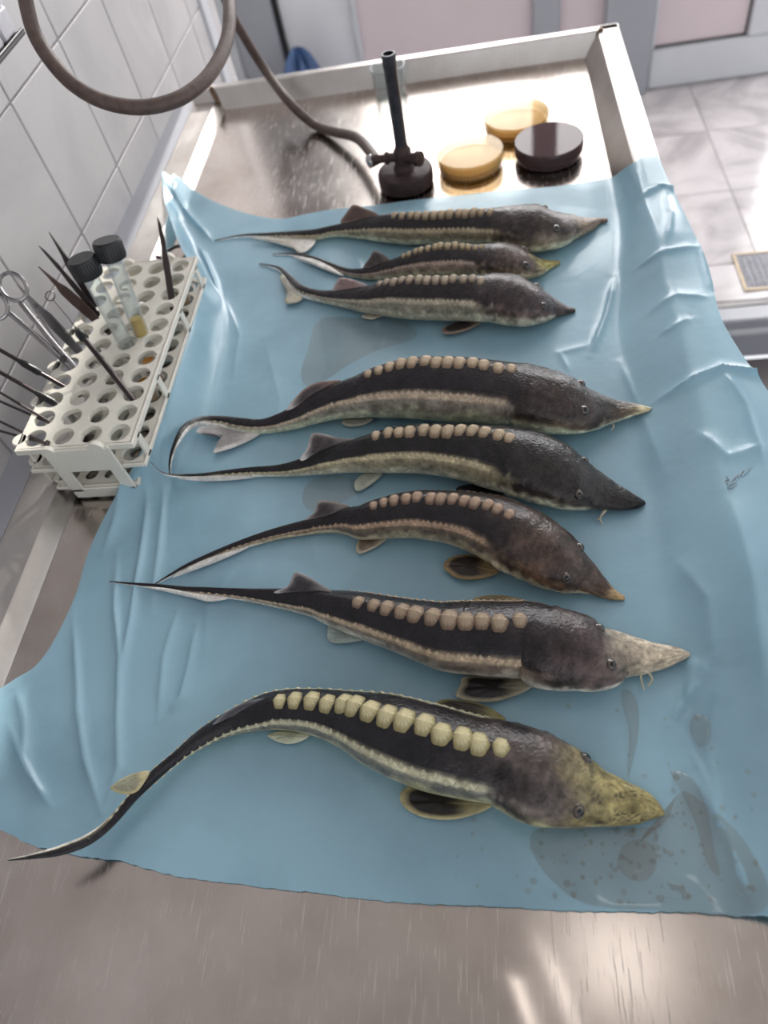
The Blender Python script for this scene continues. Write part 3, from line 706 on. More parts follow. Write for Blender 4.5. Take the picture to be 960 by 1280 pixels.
    dd = np.hypot(pj[:, 0]-eye[0], pj[:, 1]-eye[1])+np.where(vis, 0, 999); ke = int(np.argmin(dd)); iE, jE = divmod(ke, NP)
    for jj in (jE, (NP-jE) % NP):
        p = P[iE, jj]; ex = T[iE]
        d1 = P[iE, (jj+2) % NP]-P[iE, jj-2]; nn = np.cross(d1, P[iE+2, jj]-P[iE-2, jj]); nn /= np.linalg.norm(nn); nn *= np.sign(nn@(p-C[iE]))
        mbe = MB(); a = Vector(nn); r = eye_r
        for (ra, ha, colr) in ((1.25, -.25, pal['head']), (1.1, .10, pal['head']), (.95, .18, (30, 26, 26)), (.90, .30, (96, 88, 80)), (.66, .48, (84, 78, 72)), (.56, .54, (10, 9, 10)), (.25, .64, (8, 8, 9)), (.02, .66, (8, 8, 9))):
            mbe.col = lin(colr); n0 = len(mbe.v)
            tmpa = a.orthogonal().normalized(); tb_ = a.cross(tmpa)
            for q in range(20):
                an = 2*math.pi*q/20; mbe.v.append(tuple(Vector(p)+a*ha*r+(tmpa*math.cos(an)+tb_*math.sin(an))*r*ra)); mbe.c.append(mbe.col)
            if n0: mbe.f += [(n0-20+q, n0-20+(q+1) % 20, n0+(q+1) % 20, n0+q) for q in range(20)]
        mbe.f.append(tuple(range(len(mbe.v)-20, len(mbe.v))))
        tag(mbe.build('eye', EYE, root, True, 60, True))
    # fins
    for fn in fins:
        kind = fn['k']; pts = fn['p']
        if kind == 'dorsal_fin':
            bx = np.mean([p[0] for p in pts]); byy = np.mean([p[1] for p in pts]); i = int(np.argmin(np.hypot(*(dors-(bx, byy)).T)))
            tau = math.radians(fn.get('tilt', 38)); Lx = math.cos(tau)*np.array([0, 0, 1.])+math.sin(tau)*Nh[i]
            nrm = np.cross(T[i], Lx); P0 = P[i, 0]-Dv[i]*.002
            pts3 = [on_plane(px, py, P0, nrm) for px, py in pts]
            flat_fin(kind, pts3, root, fn['i'], fn['e'], .0014, .0006, nrm, .35, fn.get('t'))
        else:
            z0 = fn.get('z', .004); z1 = fn.get('z1', z0); pts3 = []
            for q, (px, py) in enumerate(pts):
                zz = z0; P0 = on_z(px, py, .004); g = sheet_z(P0[0], P0[1]) if fn.get('g', 1) else 0
                pts3.append(on_z(px, py, g+z0))
            flat_fin(kind, pts3, root, fn['i'], fn['e'], .0018, .0022, None, fn.get('w', .30), fn.get('t'))
    for bl in barbels:
        pts3 = [on_z(px, py, sheet_z(*on_z(px, py, .004)[:2])+h_) for px, py, h_ in bl]
        pp = catmull(pts3, 6); MB().tube(pp, list(np.linspace(.0011, .0005, len(pp))), 7).build('barbel', BARB, root)
    adopt(root)
    return root

def T1(p): return (p, p)
DK = (30, 27, 31)
P8 = dict(back=(28,26,31), flank=(118,118,112), belly=(188,182,142), stripe=(206,202,172), head=(84,74,72), cheek=(120,108,98), snout=(150,138,92), scute=(222,212,168), scute_edge=(150,138,96), speck=1, tail=(222,218,210))
P7 = dict(back=(28,25,30), flank=(128,114,104), belly=(208,200,186), stripe=(196,176,150), head=(72,58,58), cheek=(110,96,92), snout=(196,182,160), scute=(180,160,136), scute_edge=(116,94,80))
P6 = dict(back=(30,26,30), flank=(104,90,80), belly=(190,176,148), stripe=(178,152,128), head=(72,58,52), cheek=(120,92,68), snout=(104,84,70), tipc=(176,150,110), scute=(186,160,138), scute_edge=(104,82,70))
P5 = dict(back=(28,26,29), flank=(150,142,118), belly=(202,198,176), stripe=(196,184,152), head=(42,38,38), cheek=(72,64,58), snout=(40,36,36), tipc=(16,15,16), scute=(206,186,158), scute_edge=(126,106,86))
P4 = dict(back=(32,28,33), flank=(146,138,130), belly=(196,198,172), stripe=(196,178,156), head=(58,50,48), cheek=(128,112,96), snout=(98,86,74), tipc=(206,196,160), scute=(210,188,160), scute_edge=(130,108,88))
P3 = dict(back=(34,29,33), flank=(140,132,118), belly=(186,178,158), stripe=(188,176,156), head=(60,50,52), cheek=(118,96,90), snout=(86,70,68), tipc=(34,26,26), scute=(190,174,152), scute_edge=(110,94,84))
P2 = dict(back=(36,31,35), flank=(150,130,122), belly=(190,178,150), stripe=(178,158,146), head=(84,72,68), cheek=(134,118,96), snout=(176,164,104), tipc=(150,138,84), scute=(186,168,132), scute_edge=(108,92,72))
P1 = dict(back=(34,30,33), flank=(140,128,108), belly=(196,192,164), stripe=(180,166,138), head=(64,54,52), cheek=(140,126,108), snout=(140,122,104), tipc=(112,92,76), scute=(192,172,142), scute_edge=(108,92,76))
YE = (198, 186, 140); PALE = (206, 200, 186); WHT = (226, 222, 218)

build_fish(81, 'sturgeon nearest the camera with yellow scutes and speckled olive snout', [T1((830,1017)),((811,992),(812,1026)),((788,979),(785,1030)),((756,962),(745,1031)),((724,936),(702,1032)),((683,915),(662,1027)),((640,903),(622,1006)),((595,896),(580,997)),((545,882),(522,984)),((486,868),(463,957)),((440,865),(422,931)),((395,862),(386,917)),((350,863),(350,912)),((315,874),(320,914)),((280,892),(291,919)),((245,915),(259,932)),((215,942),(229,950)),((187,965),(198,975)),((163,990),(173,998)),((135,1022),(142,1033)),((108,1042),(114,1055)),((75,1056),(79,1068)),((40,1067),(43,1073)),T1((10,1075))],
 9, (628,952), (724,1014), ((628,937),(345,873),14,1.35), P8,
 [dict(k='pectoral_fin', p=[(612,1002),(609,1012),(570,1024),(532,1022),(509,1012),(500,999),(504,987),(522,983),(570,992)], i=(34,30,30), e=YE, z=.006, w=.2),
  dict(k='pectoral_fin', p=[(632,899),(606,882),(578,876),(556,874),(545,880),(566,892),(606,900)], i=(46,42,34), e=(168,160,104), z=.009, w=.2),
  dict(k='pelvic_fin', p=[(385,917),(380,925),(362,930),(346,927),(335,919),(352,914)], i=(176,180,160), e=(198,200,176), z=.004, w=.5),
  dict(k='dorsal_fin', p=[(345,872),(322,885),(294,894),(266,906),(284,889),(312,876)], i=(70,70,76), e=(128,128,134), tilt=62),
  dict(k='caudal_fin_lobe', p=[(187,965),(170,966),(150,975),(138,985),(145,990),(160,993),(174,987)], i=(150,150,130), e=YE, z=.016)],
 tail_roll=-88, lift=[(0,0),(.62,0),(.76,.006),(.86,.010),(1,.040)], snout_t=.125, eye_r=.0040)

build_fish(71, 'sturgeon with pale bare snout and tan scutes, second nearest the camera', [T1((862,818)),((843,808),(847,828)),((820,803),(820,838)),((793,795),(790,844)),((777,787),(767,848)),((757,777),(740,862)),((727,765),(710,862)),((693,757),(668,858)),((673,753),(650,848)),((643,752),(630,847)),((593,752),(587,843)),((560,752),(560,840)),((530,750),(528,828)),((490,745),(488,812)),((450,739),(448,797)),((413,736),(412,782)),((397,735),(394,773)),((363,735),(361,764)),((330,735),(329,757)),((297,735),(297,751)),((263,734),(263,747)),((230,733),(230,742)),((197,730),(197,737)),((163,728),(163,732)),T1((137,727))],
 4, (668,812), (764,832), ((645,781),(448,750),11,1.30), P7,
 [dict(k='pectoral_fin', p=[(666,856),(653,866),(623,876),(590,877),(570,870),(575,857),(582,845),(620,847),(653,848)], i=(30,26,28), e=(186,178,154), z=.006, w=.2),
  dict(k='pectoral_fin', p=[(655,752),(640,746),(612,744),(592,748),(600,756),(630,757)], i=(120,108,84), e=(170,158,118), z=.010),
  dict(k='pelvic_fin', p=[(457,796),(440,803),(413,803),(409,789),(417,777)], i=(150,164,160), e=(172,186,182), z=.004, w=.5),
  dict(k='dorsal_fin', p=[(417,742),(398,746),(366,745),(342,741),(360,732),(368,716),(382,719),(400,730)], i=(58,54,58), e=(150,144,144), tilt=48, t=(196,190,190)),
  dict(k='caudal_fin_lobe', p=[(285,747),(262,752),(240,747),(205,739),(175,733),(205,735),(240,741)], i=(214,212,206), e=WHT, z=.004)],
 tail_roll=50, snout_t=.12, eye_r=.0037, barbels=[[(802,838,.008),(801,848,.006),(805,862,.003)],[(808,838,.008),(815,848,.005),(810,858,.003)]])

build_fish(61, 'brown-headed sturgeon with tan scutes, third nearest the camera', [T1((781,748)),((763,733),(763,751)),((747,713),(738,745)),((737,697),(717,741)),((729,686),(703,741)),((710,665),(680,737)),((687,648),(653,725)),((660,632),(626,713)),((627,620),(600,697)),((593,615),(572,685)),((560,613),(545,678)),((520,613),(513,674)),((483,620),(482,675)),((453,630),(452,676)),((440,633),(438,671)),((413,642),(412,667)),((383,649),(384,670)),((350,658),(351,675)),((317,669),(320,683)),((283,682),(289,692)),((253,695),(259,702)),((227,708),(230,714)),T1((194,730))],
 8, (632,680), (708,723), ((648,645),(464,632),13,1.45), P6,
 [dict(k='pectoral_fin', p=[(622,708),(622,717),(597,724),(573,723),(557,713),(555,705),(563,697),(587,693),(612,700)], i=(44,36,34), e=(170,146,104), z=.006, w=.2),
  dict(k='pelvic_fin', p=[(483,673),(470,684),(448,692),(447,677),(465,672)], i=(120,106,92), e=(190,182,160), z=.004),
  dict(k='dorsal_fin', p=[(437,633),(420,641),(400,649),(382,650),(393,640),(398,627),(412,626)], i=(58,50,52), e=(150,142,138), tilt=40, t=(176,170,168)),
  dict(k='caudal_fin_lobe', p=[(310,684),(290,694),(262,705),(235,715),(215,722),(240,708),(275,694)], i=(206,204,200), e=WHT, z=.004)],
 tail_roll=55, snout_t=.06, eye_r=.0036)

build_fish(51, 'black-snouted sturgeon whose thin tail crosses its neighbour at the sheet edge', [T1((806,628)),((793,617),(793,637)),((773,606),(770,639)),((755,593),(747,638)),((745,584),(727,637)),((727,570),(702,637)),((700,553),(680,633)),((667,538),(650,624)),((633,532),(612,613)),((583,530),(573,601)),((533,529),(533,594)),((493,533),(496,593)),((463,542),(463,593)),((433,551),(433,593)),((403,561),(403,595)),((373,574),(376,596)),((347,581),(347,597)),((313,584),(313,597)),((280,588),(280,598)),((247,592),(247,598)),((217,592),(217,597)),((201,589),(202,591)),T1((188,578))],
 7, (638,590), (724,618), ((635,553),(467,546),12,1.5), P5,
 [dict(k='pectoral_fin', p=[(632,618),(610,622),(588,620),(570,613),(580,606),(607,607)], i=(28,24,26), e=(48,42,42), z=.006),
  dict(k='pelvic_fin', p=[(478,591),(466,604),(447,614),(443,603),(456,592)], i=(170,174,160), e=(196,200,188), z=.004, w=.5),
  dict(k='dorsal_fin', p=[(443,550),(420,561),(396,573),(375,575),(384,560),(389,543),(402,542),(422,547)], i=(62,54,56), e=(140,132,130), tilt=38, t=(216,212,210)),
  dict(k='caudal_fin_lobe', p=[(320,596),(290,600),(250,601),(222,598),(250,596),(290,595)], i=(200,200,198), e=WHT, z=.004)],
 tail_roll=55, lift=[(0,0),(.86,0),(.93,.005),(1,.014)], snout_t=.11, eye_r=.0036, barbels=[[(758,637,.006),(752,644,.004),(746,650,.002)],[(756,637,.006),(750,648,.004),(753,655,.002)]])

build_fish(41, 'sturgeon with cream snout tip and tail hooked down to the sheet edge', [T1((813,512)),((793,504),(793,520)),((767,498),(765,529)),((753,490),(743,535)),((733,480),(720,542)),((707,468),(697,544)),((680,460),(673,541)),((643,453),(643,534)),((610,449),(610,532)),((567,445),(567,530)),((520,446),(520,526)),((480,455),(481,525)),((447,469),(450,525)),((413,482),(419,527)),((387,495),(393,533)),((357,513),(361,540)),((327,524),(331,543)),((300,522),(303,543)),((277,520),(278,536)),((250,521),(254,532)),((229,531),(237,539)),((217,553),(223,557)),((211,577),(215,578)),T1((213,596))],
 7, (648,505), (730,513), ((636,462),(457,467),13,1.5), P4,
 [dict(k='pelvic_fin', p=[(467,522),(455,531),(436,533),(427,528),(440,520)], i=(140,138,128), e=(184,184,170), z=.004),
  dict(k='dorsal_fin', p=[(426,476),(405,489),(380,504),(358,513),(371,495),(385,483),(402,477)], i=(64,54,56), e=(150,126,116), tilt=38, t=(200,194,192)),
  dict(k='caudal_fin_lobe', p=[(326,541),(300,556),(268,566),(273,557),(279,548),(262,542),(246,541),(252,533),(280,534),(305,538)], i=(150,146,146), e=WHT, z=.005)],
 tail_roll=58, lift=[(0,0),(.9,0),(1,.006)], snout_t=.06, eye_r=.0042, barbels=[[(765,527,.006),(767,533,.004),(764,538,.002)]])

build_fish(31, 'short dark sturgeon with blunt black snout tip, lowest of the three at the back', [T1((719,388)),((703,380),(706,394)),((687,367),(687,400)),((673,356),(667,406)),((653,348),(648,409)),((627,342),(625,405)),((600,344),(599,403)),((563,345),(563,402)),((520,346),(520,401)),((487,351),(487,397)),((460,358),(460,393)),((427,362),(427,385)),((400,363),(400,379)),((377,356),(375,372)),((364,345),(358,353)),((350,334),(346,338)),T1((324,330))],
 3, (608,378), (679,383), ((600,350),(474,356),13,1.7), P3,
 [dict(k='pectoral_fin', p=[(606,398),(592,409),(567,417),(553,416),(557,408),(580,401)], i=(40,32,34), e=(150,130,116), z=.006, w=.2),
  dict(k='pelvic_fin', p=[(480,393),(465,399),(452,396),(464,391)], i=(150,142,126), e=(190,184,168), z=.004),
  dict(k='dorsal_fin', p=[(460,358),(440,363),(416,364),(421,352),(426,347),(442,350)], i=(150,124,120), e=(200,180,176), tilt=30),
  dict(k='caudal_fin_lobe', p=[(378,373),(366,379),(356,378),(359,366),(350,348),(356,344),(368,360)], i=(150,146,134), e=(206,200,178), z=.005)],
 tail_roll=55, snout_t=.07, eye_r=.0034)

build_fish(21, 'slim sturgeon with yellowish snout squeezed between two others at the back', [T1((699,328)),((683,324),(681,338)),((667,317),(667,347)),((650,310),(651,351)),((627,304),(628,350)),((597,306),(597,345)),((563,304),(563,347)),((530,309),(531,348)),((507,318),(508,348)),((480,328),(481,350)),((457,335),(457,350)),((433,335),(434,345)),((410,327),(411,336)),((387,319),(387,326)),((363,316),(364,320)),T1((341,318))],
 1, (604,332), (657,331), ((606,309),(505,319),13,1.7), P2,
 [dict(k='dorsal_fin', p=[(487,326),(470,333),(454,335),(462,322),(467,314),(476,316)], i=(64,56,56), e=(120,108,104), tilt=30),
  dict(k='caudal_fin_lobe', p=[(430,345),(408,338),(385,328),(366,321),(388,323),(412,333)], i=(206,204,198), e=WHT, z=.005)],
 tail_roll=55, lift=[(0,0),(1,0)], snout_t=.09, eye_r=.0040)

build_fish(11, 'sturgeon farthest from the camera with long thin brownish snout', [T1((759,275)),((745,272),(746,281)),((733,270),(732,291)),((710,265),(706,302)),((693,261),(688,312)),((670,257),(666,315)),((643,258),(639,310)),((613,261),(612,306)),((563,264),(563,305)),((513,266),(513,306)),((477,269),(477,303)),((440,277),(441,298)),((417,282),(416,297)),((393,287),(394,301)),((370,289),(371,301)),((337,291),(338,299)),((303,293),(304,297)),T1((268,301))],
 -4, (636,293), (697,285), ((611,263),(493,269),13,1.8), P1,
 [dict(k='dorsal_fin', p=[(473,269),(452,275),(426,279),(435,263),(442,256),(453,259)], i=(96,76,70), e=(140,118,108), tilt=30),
  dict(k='caudal_fin_lobe', p=[(394,300),(386,312),(374,316),(368,311),(338,302),(312,297),(345,298),(372,299)], i=(196,190,176), e=WHT, z=.005)],
 tail_roll=50, snout_t=.10, eye_r=.0040)
#PART3
# ------------------------------------------------------------------ test tube rack
RX0, RX1, RY0, RY1 = -.458, -.342, .438, .722
NC, NR = 4, 11
rk = empty('test_tube_rack', ((RX0+RX1)/2, (RY0+RY1)/2, 0)); tag(rk, 'white plastic test tube rack holding tools beside the tiled wall', 'rack')
pc = (RX1-RX0)/NC; pr = (RY1-RY0)/NR
def hole_plate(z0, z1, hr, lip=.003, RX0=RX0, RX1=RX1):
    """flat plate pierced by a grid of round holes, with a scalloped edge"""
    mb = MB(); n = 24; pc = (RX1-RX0)/NC
    for i in range(NC):
        for j in range(NR):
            cx = RX0+pc*(i+.5); cy = RY0+pr*(j+.5); v = []; f = []
            for zz in (z0, z1):
                for k in range(n):
                    a = 2*math.pi*k/n; v.append((cx+hr*math.cos(a), cy+hr*math.sin(a), zz))
                for k in range(n):
                    a = 2*math.pi*k/n; ca, sa = math.cos(a), math.sin(a); m = max(abs(ca), abs(sa)); v.append((cx+pc/2*ca/m, cy+pr/2*sa/m, zz))
            for k in range(n):
                l = (k+1) % n
                f += [(k, n+k, n+l, l), (2*n+k, 2*n+l, 3*n+l, 3*n+k), (k, l, 2*n+l, 2*n+k)]
            mb.add(v, f)
    # rounded edge strip and scallops
    mb.bevbox(RX0-lip, RX0, RY0-lip, RY1+lip, z0-.001, z1, .0006).bevbox(RX1, RX1+lip, RY0-lip, RY1+lip, z0-.001, z1, .0006)
    mb.bevbox(RX0, RX1, RY0-lip, RY0, z0-.001, z1, .0006).bevbox(RX0, RX1, RY1, RY1+lip, z0-.001, z1, .0006)
    for j in range(0, NR, 2): mb.lathe([(.007, z0), (.008, z0+.001), (.008, z1-.001), (.007, z1)], (RX0-lip, RY0+pr*(j+.5), 0), (0, 0, 1), 16)
    return mb
hole_plate(.069, .0745, .0108).build('top_plate', RACK, rk, True, 30)
hole_plate(.042, .0455, .0108).build('middle_plate', RACK, rk, True, 30)
hole_plate(.014, .0175, .0075, .003, RX0+.012, RX1-.020).build('bottom_plate', RACK, rk, True, 30)
for ye in (RY0-.006, RY1+.003):
    mb = MB(); x0, x1 = -.432, -.362; y0, y1 = ye, ye+.003
    mb.bevbox(x0, x1, y0, y1, .042, .0745, .0012).bevbox(x0, x0+.014, y0, y1, .012, .043, .0008).bevbox(x1-.014, x1, y0, y1, .012, .043, .0008).bevbox(x0, x1, y0, y1, .002, .0165, .0010)
    mb.lathe([(.008, -.0008), (.008, .0038)], ((x0+x1)/2+.022, y0, .0735), (0, 1, 0), 18).lathe([(.007, -.0008), (.007, .0038)], (x0+.007, y0, .072), (0, 1, 0), 18)
    mb.build('end_panel', RACK, rk, True, 30)
for j in (0, 3, 7, 10):
    for xx, s in ((RX1+.0015, 1), (RX0-.0015, -1)):
        MB().bevbox(xx-.0015, xx+.0015, RY0+pr*(j+.5)-.0045, RY0+pr*(j+.5)+.0045, .0415 if s > 0 else .0145, .0715, .0007).build('strut', RACK, rk)
for xx, yy in ((-.427, RY0+.004), (RX1-.048, RY0+.008), (-.427, RY1-.004), (RX1-.030, RY1-.004)):
    MB().lathe([(.006, .0), (.008, .002), (.008, .011), (.005, .0145)], (xx, yy, .0005), (0, 0, 1), 18).build('foot', RACK, rk)
adopt(rk)
def hole(i, j, z=.072): return np.array([RX0+pc*(i+.5), RY0+pr*(j+.5), z])

# capped culture tubes and open sample tubes
def tube_thing(label, p0, p1, liquid, lh, cap=True, r=.0082, name='culture_tube'):
    """p0 bottom, p1 underside of cap"""
    p0 = np.array(p0); p1 = np.array(p1); ax = p1-p0; L_ = np.linalg.norm(ax); ax /= L_
    o = empty(name, tuple(p0)); tag(o, label, 'test tube')
    MB().lathe([(.0005, 0), (r*.6, .0014), (r*.9, .004), (r, .008), (r, L_), (r-.001, L_), (r-.001, .009), (r*.5, .003), (.0004, .002)], p0, ax, 24, False, False).build('glass_body', GLASS, o)
    if lh: MB().lathe([(.0005, .0022), (r*.5, .0032), (r*.84, .0062), (r-.0012, .0095), (r-.0012, lh)], p0, ax, 24).build('liquid', liquid, o)
    if cap:
        n = 40; mb = MB(); prof = [(.0100, -.002), (.0138, 0), (.0140, .001), (.0140, .017), (.0130, .0185)]
        mb.lathe(prof, p1, ax, n, True, True)
        a = Vector(ax).orthogonal().normalized(); b_ = Vector(ax).cross(a)
        cp = mb.build('screw_cap', BLACK, o)
        kn = MB()
        for k in range(30):
            t_ = 2*math.pi*k/30; q = Vector(p1)+(a*math.cos(t_)+b_*math.sin(t_))*.0139; kn.rod(q+Vector(ax)*.002, q+Vector(ax)*.016, .0006, None, 5)
        tag(kn.build('grip_ribs', BLACK, cp), kind='stuff')
    adopt(o)
    for ch in o.children:
        pass
    return o
tube_thing('culture tube with black screw cap nearer the wall in the rack', on_z(170, 452, .046), on_z(112, 344, .150), GLASS, 0)
tube_thing('culture tube with black screw cap and yellow broth at its bottom', on_z(182, 430, .062), on_z(141, 323, .154), YELLOW, .030)
tube_thing('open sample tube with amber broth just below the yellow one', hole(3, 4, .019), hole(3, 4, .073), AMBER, .051, False, .0080, 'sample_tube')
tube_thing('open sample tube with amber broth near the middle of the rack edge', hole(3, 3, .019), hole(3, 3, .071), AMBER, .046, False, .0080, 'sample_tube')
tube_thing('open sample tube with amber broth at the far end of the rack', hole(3, 9, .019), hole(3, 9, .073), AMBER, .046, False, .0080, 'sample_tube')

# instruments standing in the rack
def inst(name, label, cat, base, tip, sink=.024):
    base = np.array(base); tip = np.array(tip); ax = (tip-base)/np.linalg.norm(tip-base); b0 = base-ax*sink
    o = empty(name, tuple(b0)); tag(o, label, cat); return o, b0, tip, ax
def lerp(a, b, t): return a+(b-a)*t
# inoculating loop
o, b0, tp, ax = inst('inoculating_loop', 'inoculating loop with black collar and small wire ring standing in the rack', 'loop', on_z(161, 493, .0735), on_z(66, 374, .118))
cpt = on_z(102, 419, .098); ax2 = (cpt-b0)/np.linalg.norm(cpt-b0)
MB().rod(b0, cpt, .0028, .0030).build('handle', TOOL_DARK, o)
MB().lathe([(.003, 0), (.0052, .003), (.0050, .012), (.0022, .018)], cpt-ax2*.008, ax2, 16).build('collar', BLACK, o)
MB().tube([cpt, lerp(cpt, tp, .5)+np.array([0, 0, .003]), tp], .0006, 7).build('wire', TOOL_DARK, o)
rc = tp+(tp-cpt)/np.linalg.norm(tp-cpt)*.005; e1 = np.array(_r); e2 = np.array(_u)
MB().tube([rc+.005*(math.cos(k/20*6.283)*e1+math.sin(k/20*6.283)*e2) for k in range(20)], .0006, 6, True).build('ring', TOOL_DARK, o); adopt(o)
def forceps(label, base, tip, w0, m, name='forceps', spread=.006, flat=.0016):
    """two sprung arms meeting at the base, pointed ends up"""
    o, b0, tp, ax = inst(name, label, 'forceps', base, tip)
    sd_ = np.cross(ax, _f); sd_ /= np.linalg.norm(sd_); nn = np.cross(sd_, ax)
    for s in (-1, 1):
        mb = MB(); v = []; prof = [(0, w0*.55, 0), (.15, w0*.75, .3), (.45, w0, 1.0), (.62, w0*.95, .9), (.72, w0*.5, .75), (.9, w0*.22, .35), (1, w0*.08, .06)]
        for t_, wd, sp in prof:
            c = lerp(b0, tp, t_)+nn*s*(spread*.5*sp+flat*.6)
            for a, b_ in ((-1, -1), (1, -1), (1, 1), (-1, 1)): v.append(c+sd_*a*wd*.5+nn*b_*flat*.5)
        f = [(q*4+k, q*4+(k+1) % 4, q*4+4+(k+1) % 4, q*4+4+k) for q in range(len(prof)-1) for k in range(4)]+[(0, 1, 2, 3), tuple(range(4*len(prof)-4, 4*len(prof)))]
        mb.add(v, f).build('arm', m, o, True, 35)
    MB().rod(b0-sd_*w0*.3, b0+sd_*w0*.3, spread*.35, None, 12).build('joint', m, o); adopt(o); return o
def scalpel(label, base, tip, m, w0=.007, bl=.35):
    o, b0, tp, ax = inst('scalpel', label, 'scalpel', base, tip)
    sd_ = np.cross(ax, _f); sd_ /= np.linalg.norm(sd_); nn = np.cross(sd_, ax)
    def bar(name, prof, th, mm):
        mb = MB(); v = []
        for t_, lo, hi in prof:
            c = lerp(b0, tp, t_)
            for a, b_ in ((lo, -1), (hi, -1), (hi, 1), (lo, 1)): v.append(c+sd_*a+nn*b_*th*.5)
        f = [(q*4+k, q*4+(k+1) % 4, q*4+4+(k+1) % 4, q*4+4+k) for q in range(len(prof)-1) for k in range(4)]+[(0, 1, 2, 3), tuple(range(4*len(prof)-4, 4*len(prof)))]
        mb.add(v, f).build(name, mm, o, True, 35)
    bar('handle', [(0, -w0*.5, w0*.5), (.5, -w0*.5, w0*.5), (1-bl, -w0*.35, w0*.35)], .003, m)
    bar('blade', [(1-bl-.03, -w0*.28, w0*.28), (1-bl+.08, -w0*.40, w0*.40), (.93, -w0*.05, w0*.38), (1, w0*.26, w0*.34)], .0011, TOOL_DARK); adopt(o); return o
scalpel('dark scalpel standing upright at the far end of the rack', on_z(213, 362, .0735), on_z(199, 271, .122), TOOL_DARK)
forceps('dark pointed forceps behind the black-capped tubes', on_z(116, 376, .0735), on_z(62, 291, .125), .008, TOOL_DARK)
scalpel('slim dark scalpel leaning behind the capped tubes', on_z(118, 388, .0735), on_z(50, 306, .120), TOOL_DARK, .006)
forceps('brown forceps with stepped shoulders left of the capped tubes', on_z(118, 398, .0735), on_z(49, 334, .112), .011, simple('brown_steel', (104, 88, 82), .35, .85, .2, 80))
forceps('plain steel forceps between the scissors and the brown forceps', on_z(96, 436, .0735), on_z(22, 356, .125), .010, TOOL)
# scissors
o, b0, tp, ax = inst('scissors', 'steel scissors with round finger rings standing in the rack', 'scissors', on_z(88, 456, .0735), on_z(18, 384, .120))
sd_ = np.cross(ax, _f); sd_ /= np.linalg.norm(sd_)
for s in (-1, 1):
    mb = MB(); shank = [b0+sd_*s*.001, lerp(b0, tp, .45)+sd_*s*.003, lerp(b0, tp, .8)+sd_*s*.006, tp+sd_*s*.008]
    mb.tube(catmull(shank, 5), [.0030]*15+[.0026], 10)
    cc = tp+ax*.016+sd_*s*.014; nr_ = np.cross(ax, sd_)
    mb.tube([cc+.016*math.cos(k/24*6.283)*ax+.0125*math.sin(k/24*6.283)*sd_ for k in range(24)], .0022, 8, True)
    mb.build('handle', TOOL, o)
MB().lathe([(.004, -.004), (.0045, -.003), (.0045, .003), (.004, .004)], lerp(b0, tp, .3), np.cross(ax, sd_), 14).build('pivot_screw', TOOL, o); adopt(o)
def rodtool(label, base, tip, r, collar, name='needle_holder'):
    o, b0, tp, ax = inst(name, label, 'needle holder', base, tip)
    MB().lathe([(r*.8, 0), (r, .004), (r, np.linalg.norm(tp-b0)-.003), (r*.6, np.linalg.norm(tp-b0))], b0, ax, 12).build('handle', TOOL_DARK, o)
    c = lerp(b0, tp, collar); MB().lathe([(r, 0), (r*1.7, .004), (r*1.7, .022), (r, .030)], c, ax, 14).build('collar', BLACK, o); adopt(o); return o
def near_wall(px, py, x=WX+.012): return on_x(px, py, x)
rodtool('upper of two black rods leaning from the rack to the wall', on_z(76, 481, .0735), near_wall(-6, 434), .0022, .45)
rodtool('lower of two black rods leaning from the rack to the wall', on_z(67, 503, .0735), near_wall(-6, 462), .0022, .18)
def wire_tool(label, base, tips):
    o, b0, tp, ax = inst('wire_forceps', label, 'forceps', base, tips[0], .02)
    for q in tips: MB().tube([b0, lerp(b0, np.array(q), .12), np.array(q)], .0014, 8).build('arm', TOOL_DARK, o)
    MB().rod(b0-np.array([0, .003, 0]), b0+np.array([0, .003, 0]), .0022, None, 10).build('joint', TOOL_DARK, o); adopt(o)
wire_tool('upper thin wire forceps at the near end of the rack', hole(0, 1, .0735), [near_wall(-6, 487), near_wall(-6, 499)])
wire_tool('lower thin wire forceps at the nearest row of the rack', hole(0, 0, .0735), [near_wall(-6, 524), near_wall(-6, 537)])
# wire ring tool behind the rack
o = empty('ring_forceps', tuple(on_z(222, 332, .002))); tag(o, 'dark ring handled forceps lying behind the far end of the rack', 'forceps')
for (cx, cy), s in (((220, 318), 1), ((190, 332), -1)):
    c = on_z(cx, cy, .012 if s > 0 else .008); MB().tube([c+np.array([.016*math.cos(k/22*6.283), .019*math.sin(k/22*6.283), 0]) for k in range(22)], .0022, 8, True).build('finger_ring', TOOL_DARK, o)
adopt(o)

# ------------------------------------------------------------------ gas hose and burner
bx, by = -.113, .957
bn = empty('bunsen_burner', (bx, by, 0)); tag(bn, 'dark iron burner with upright tube on the bare steel', 'burner')
MB().lathe([(.034, 0), (.037, .002), (.0375, .005), (.0375, .018), (.036, .0215), (.033, .0228), (.015, .024), (.012, .030)], (bx, by, .0003), (0, 0, 1), 40).build('base', IRON, bn)
MB().lathe([(.009, .028), (.012, .030), (.012, .048), (.009, .052), (.0085, .056)], (bx, by, 0), (0, 0, 1), 24).build('collar', IRON, bn)
MB().lathe([(.0082, .052), (.0082, .150), (.0088, .151), (.0088, .166), (.0066, .166), (.0066, .150)], (bx, by, 0), (0, 0, 1), 24).build('tube', TUBEMETAL, bn)
MB().lathe([(.007, 0), (.007, .014), (.0095, .015), (.0095, .022), (.004, .023)], (bx+.006, by-.006, .040), (1, -.6, .1), 16).build('gas_valve', IRON, bn)
MB().lathe([(.006, 0), (.006, .010), (.008, .011), (.008, .016), (.0055, .017), (.0055, .034)], (bx-.008, by, .040), (-1, .02, -.03), 16).build('gas_inlet', IRON, bn); adopt(bn)
inl = np.array([bx-.036, by, .039])
touch = on_z(392, 155, .009)
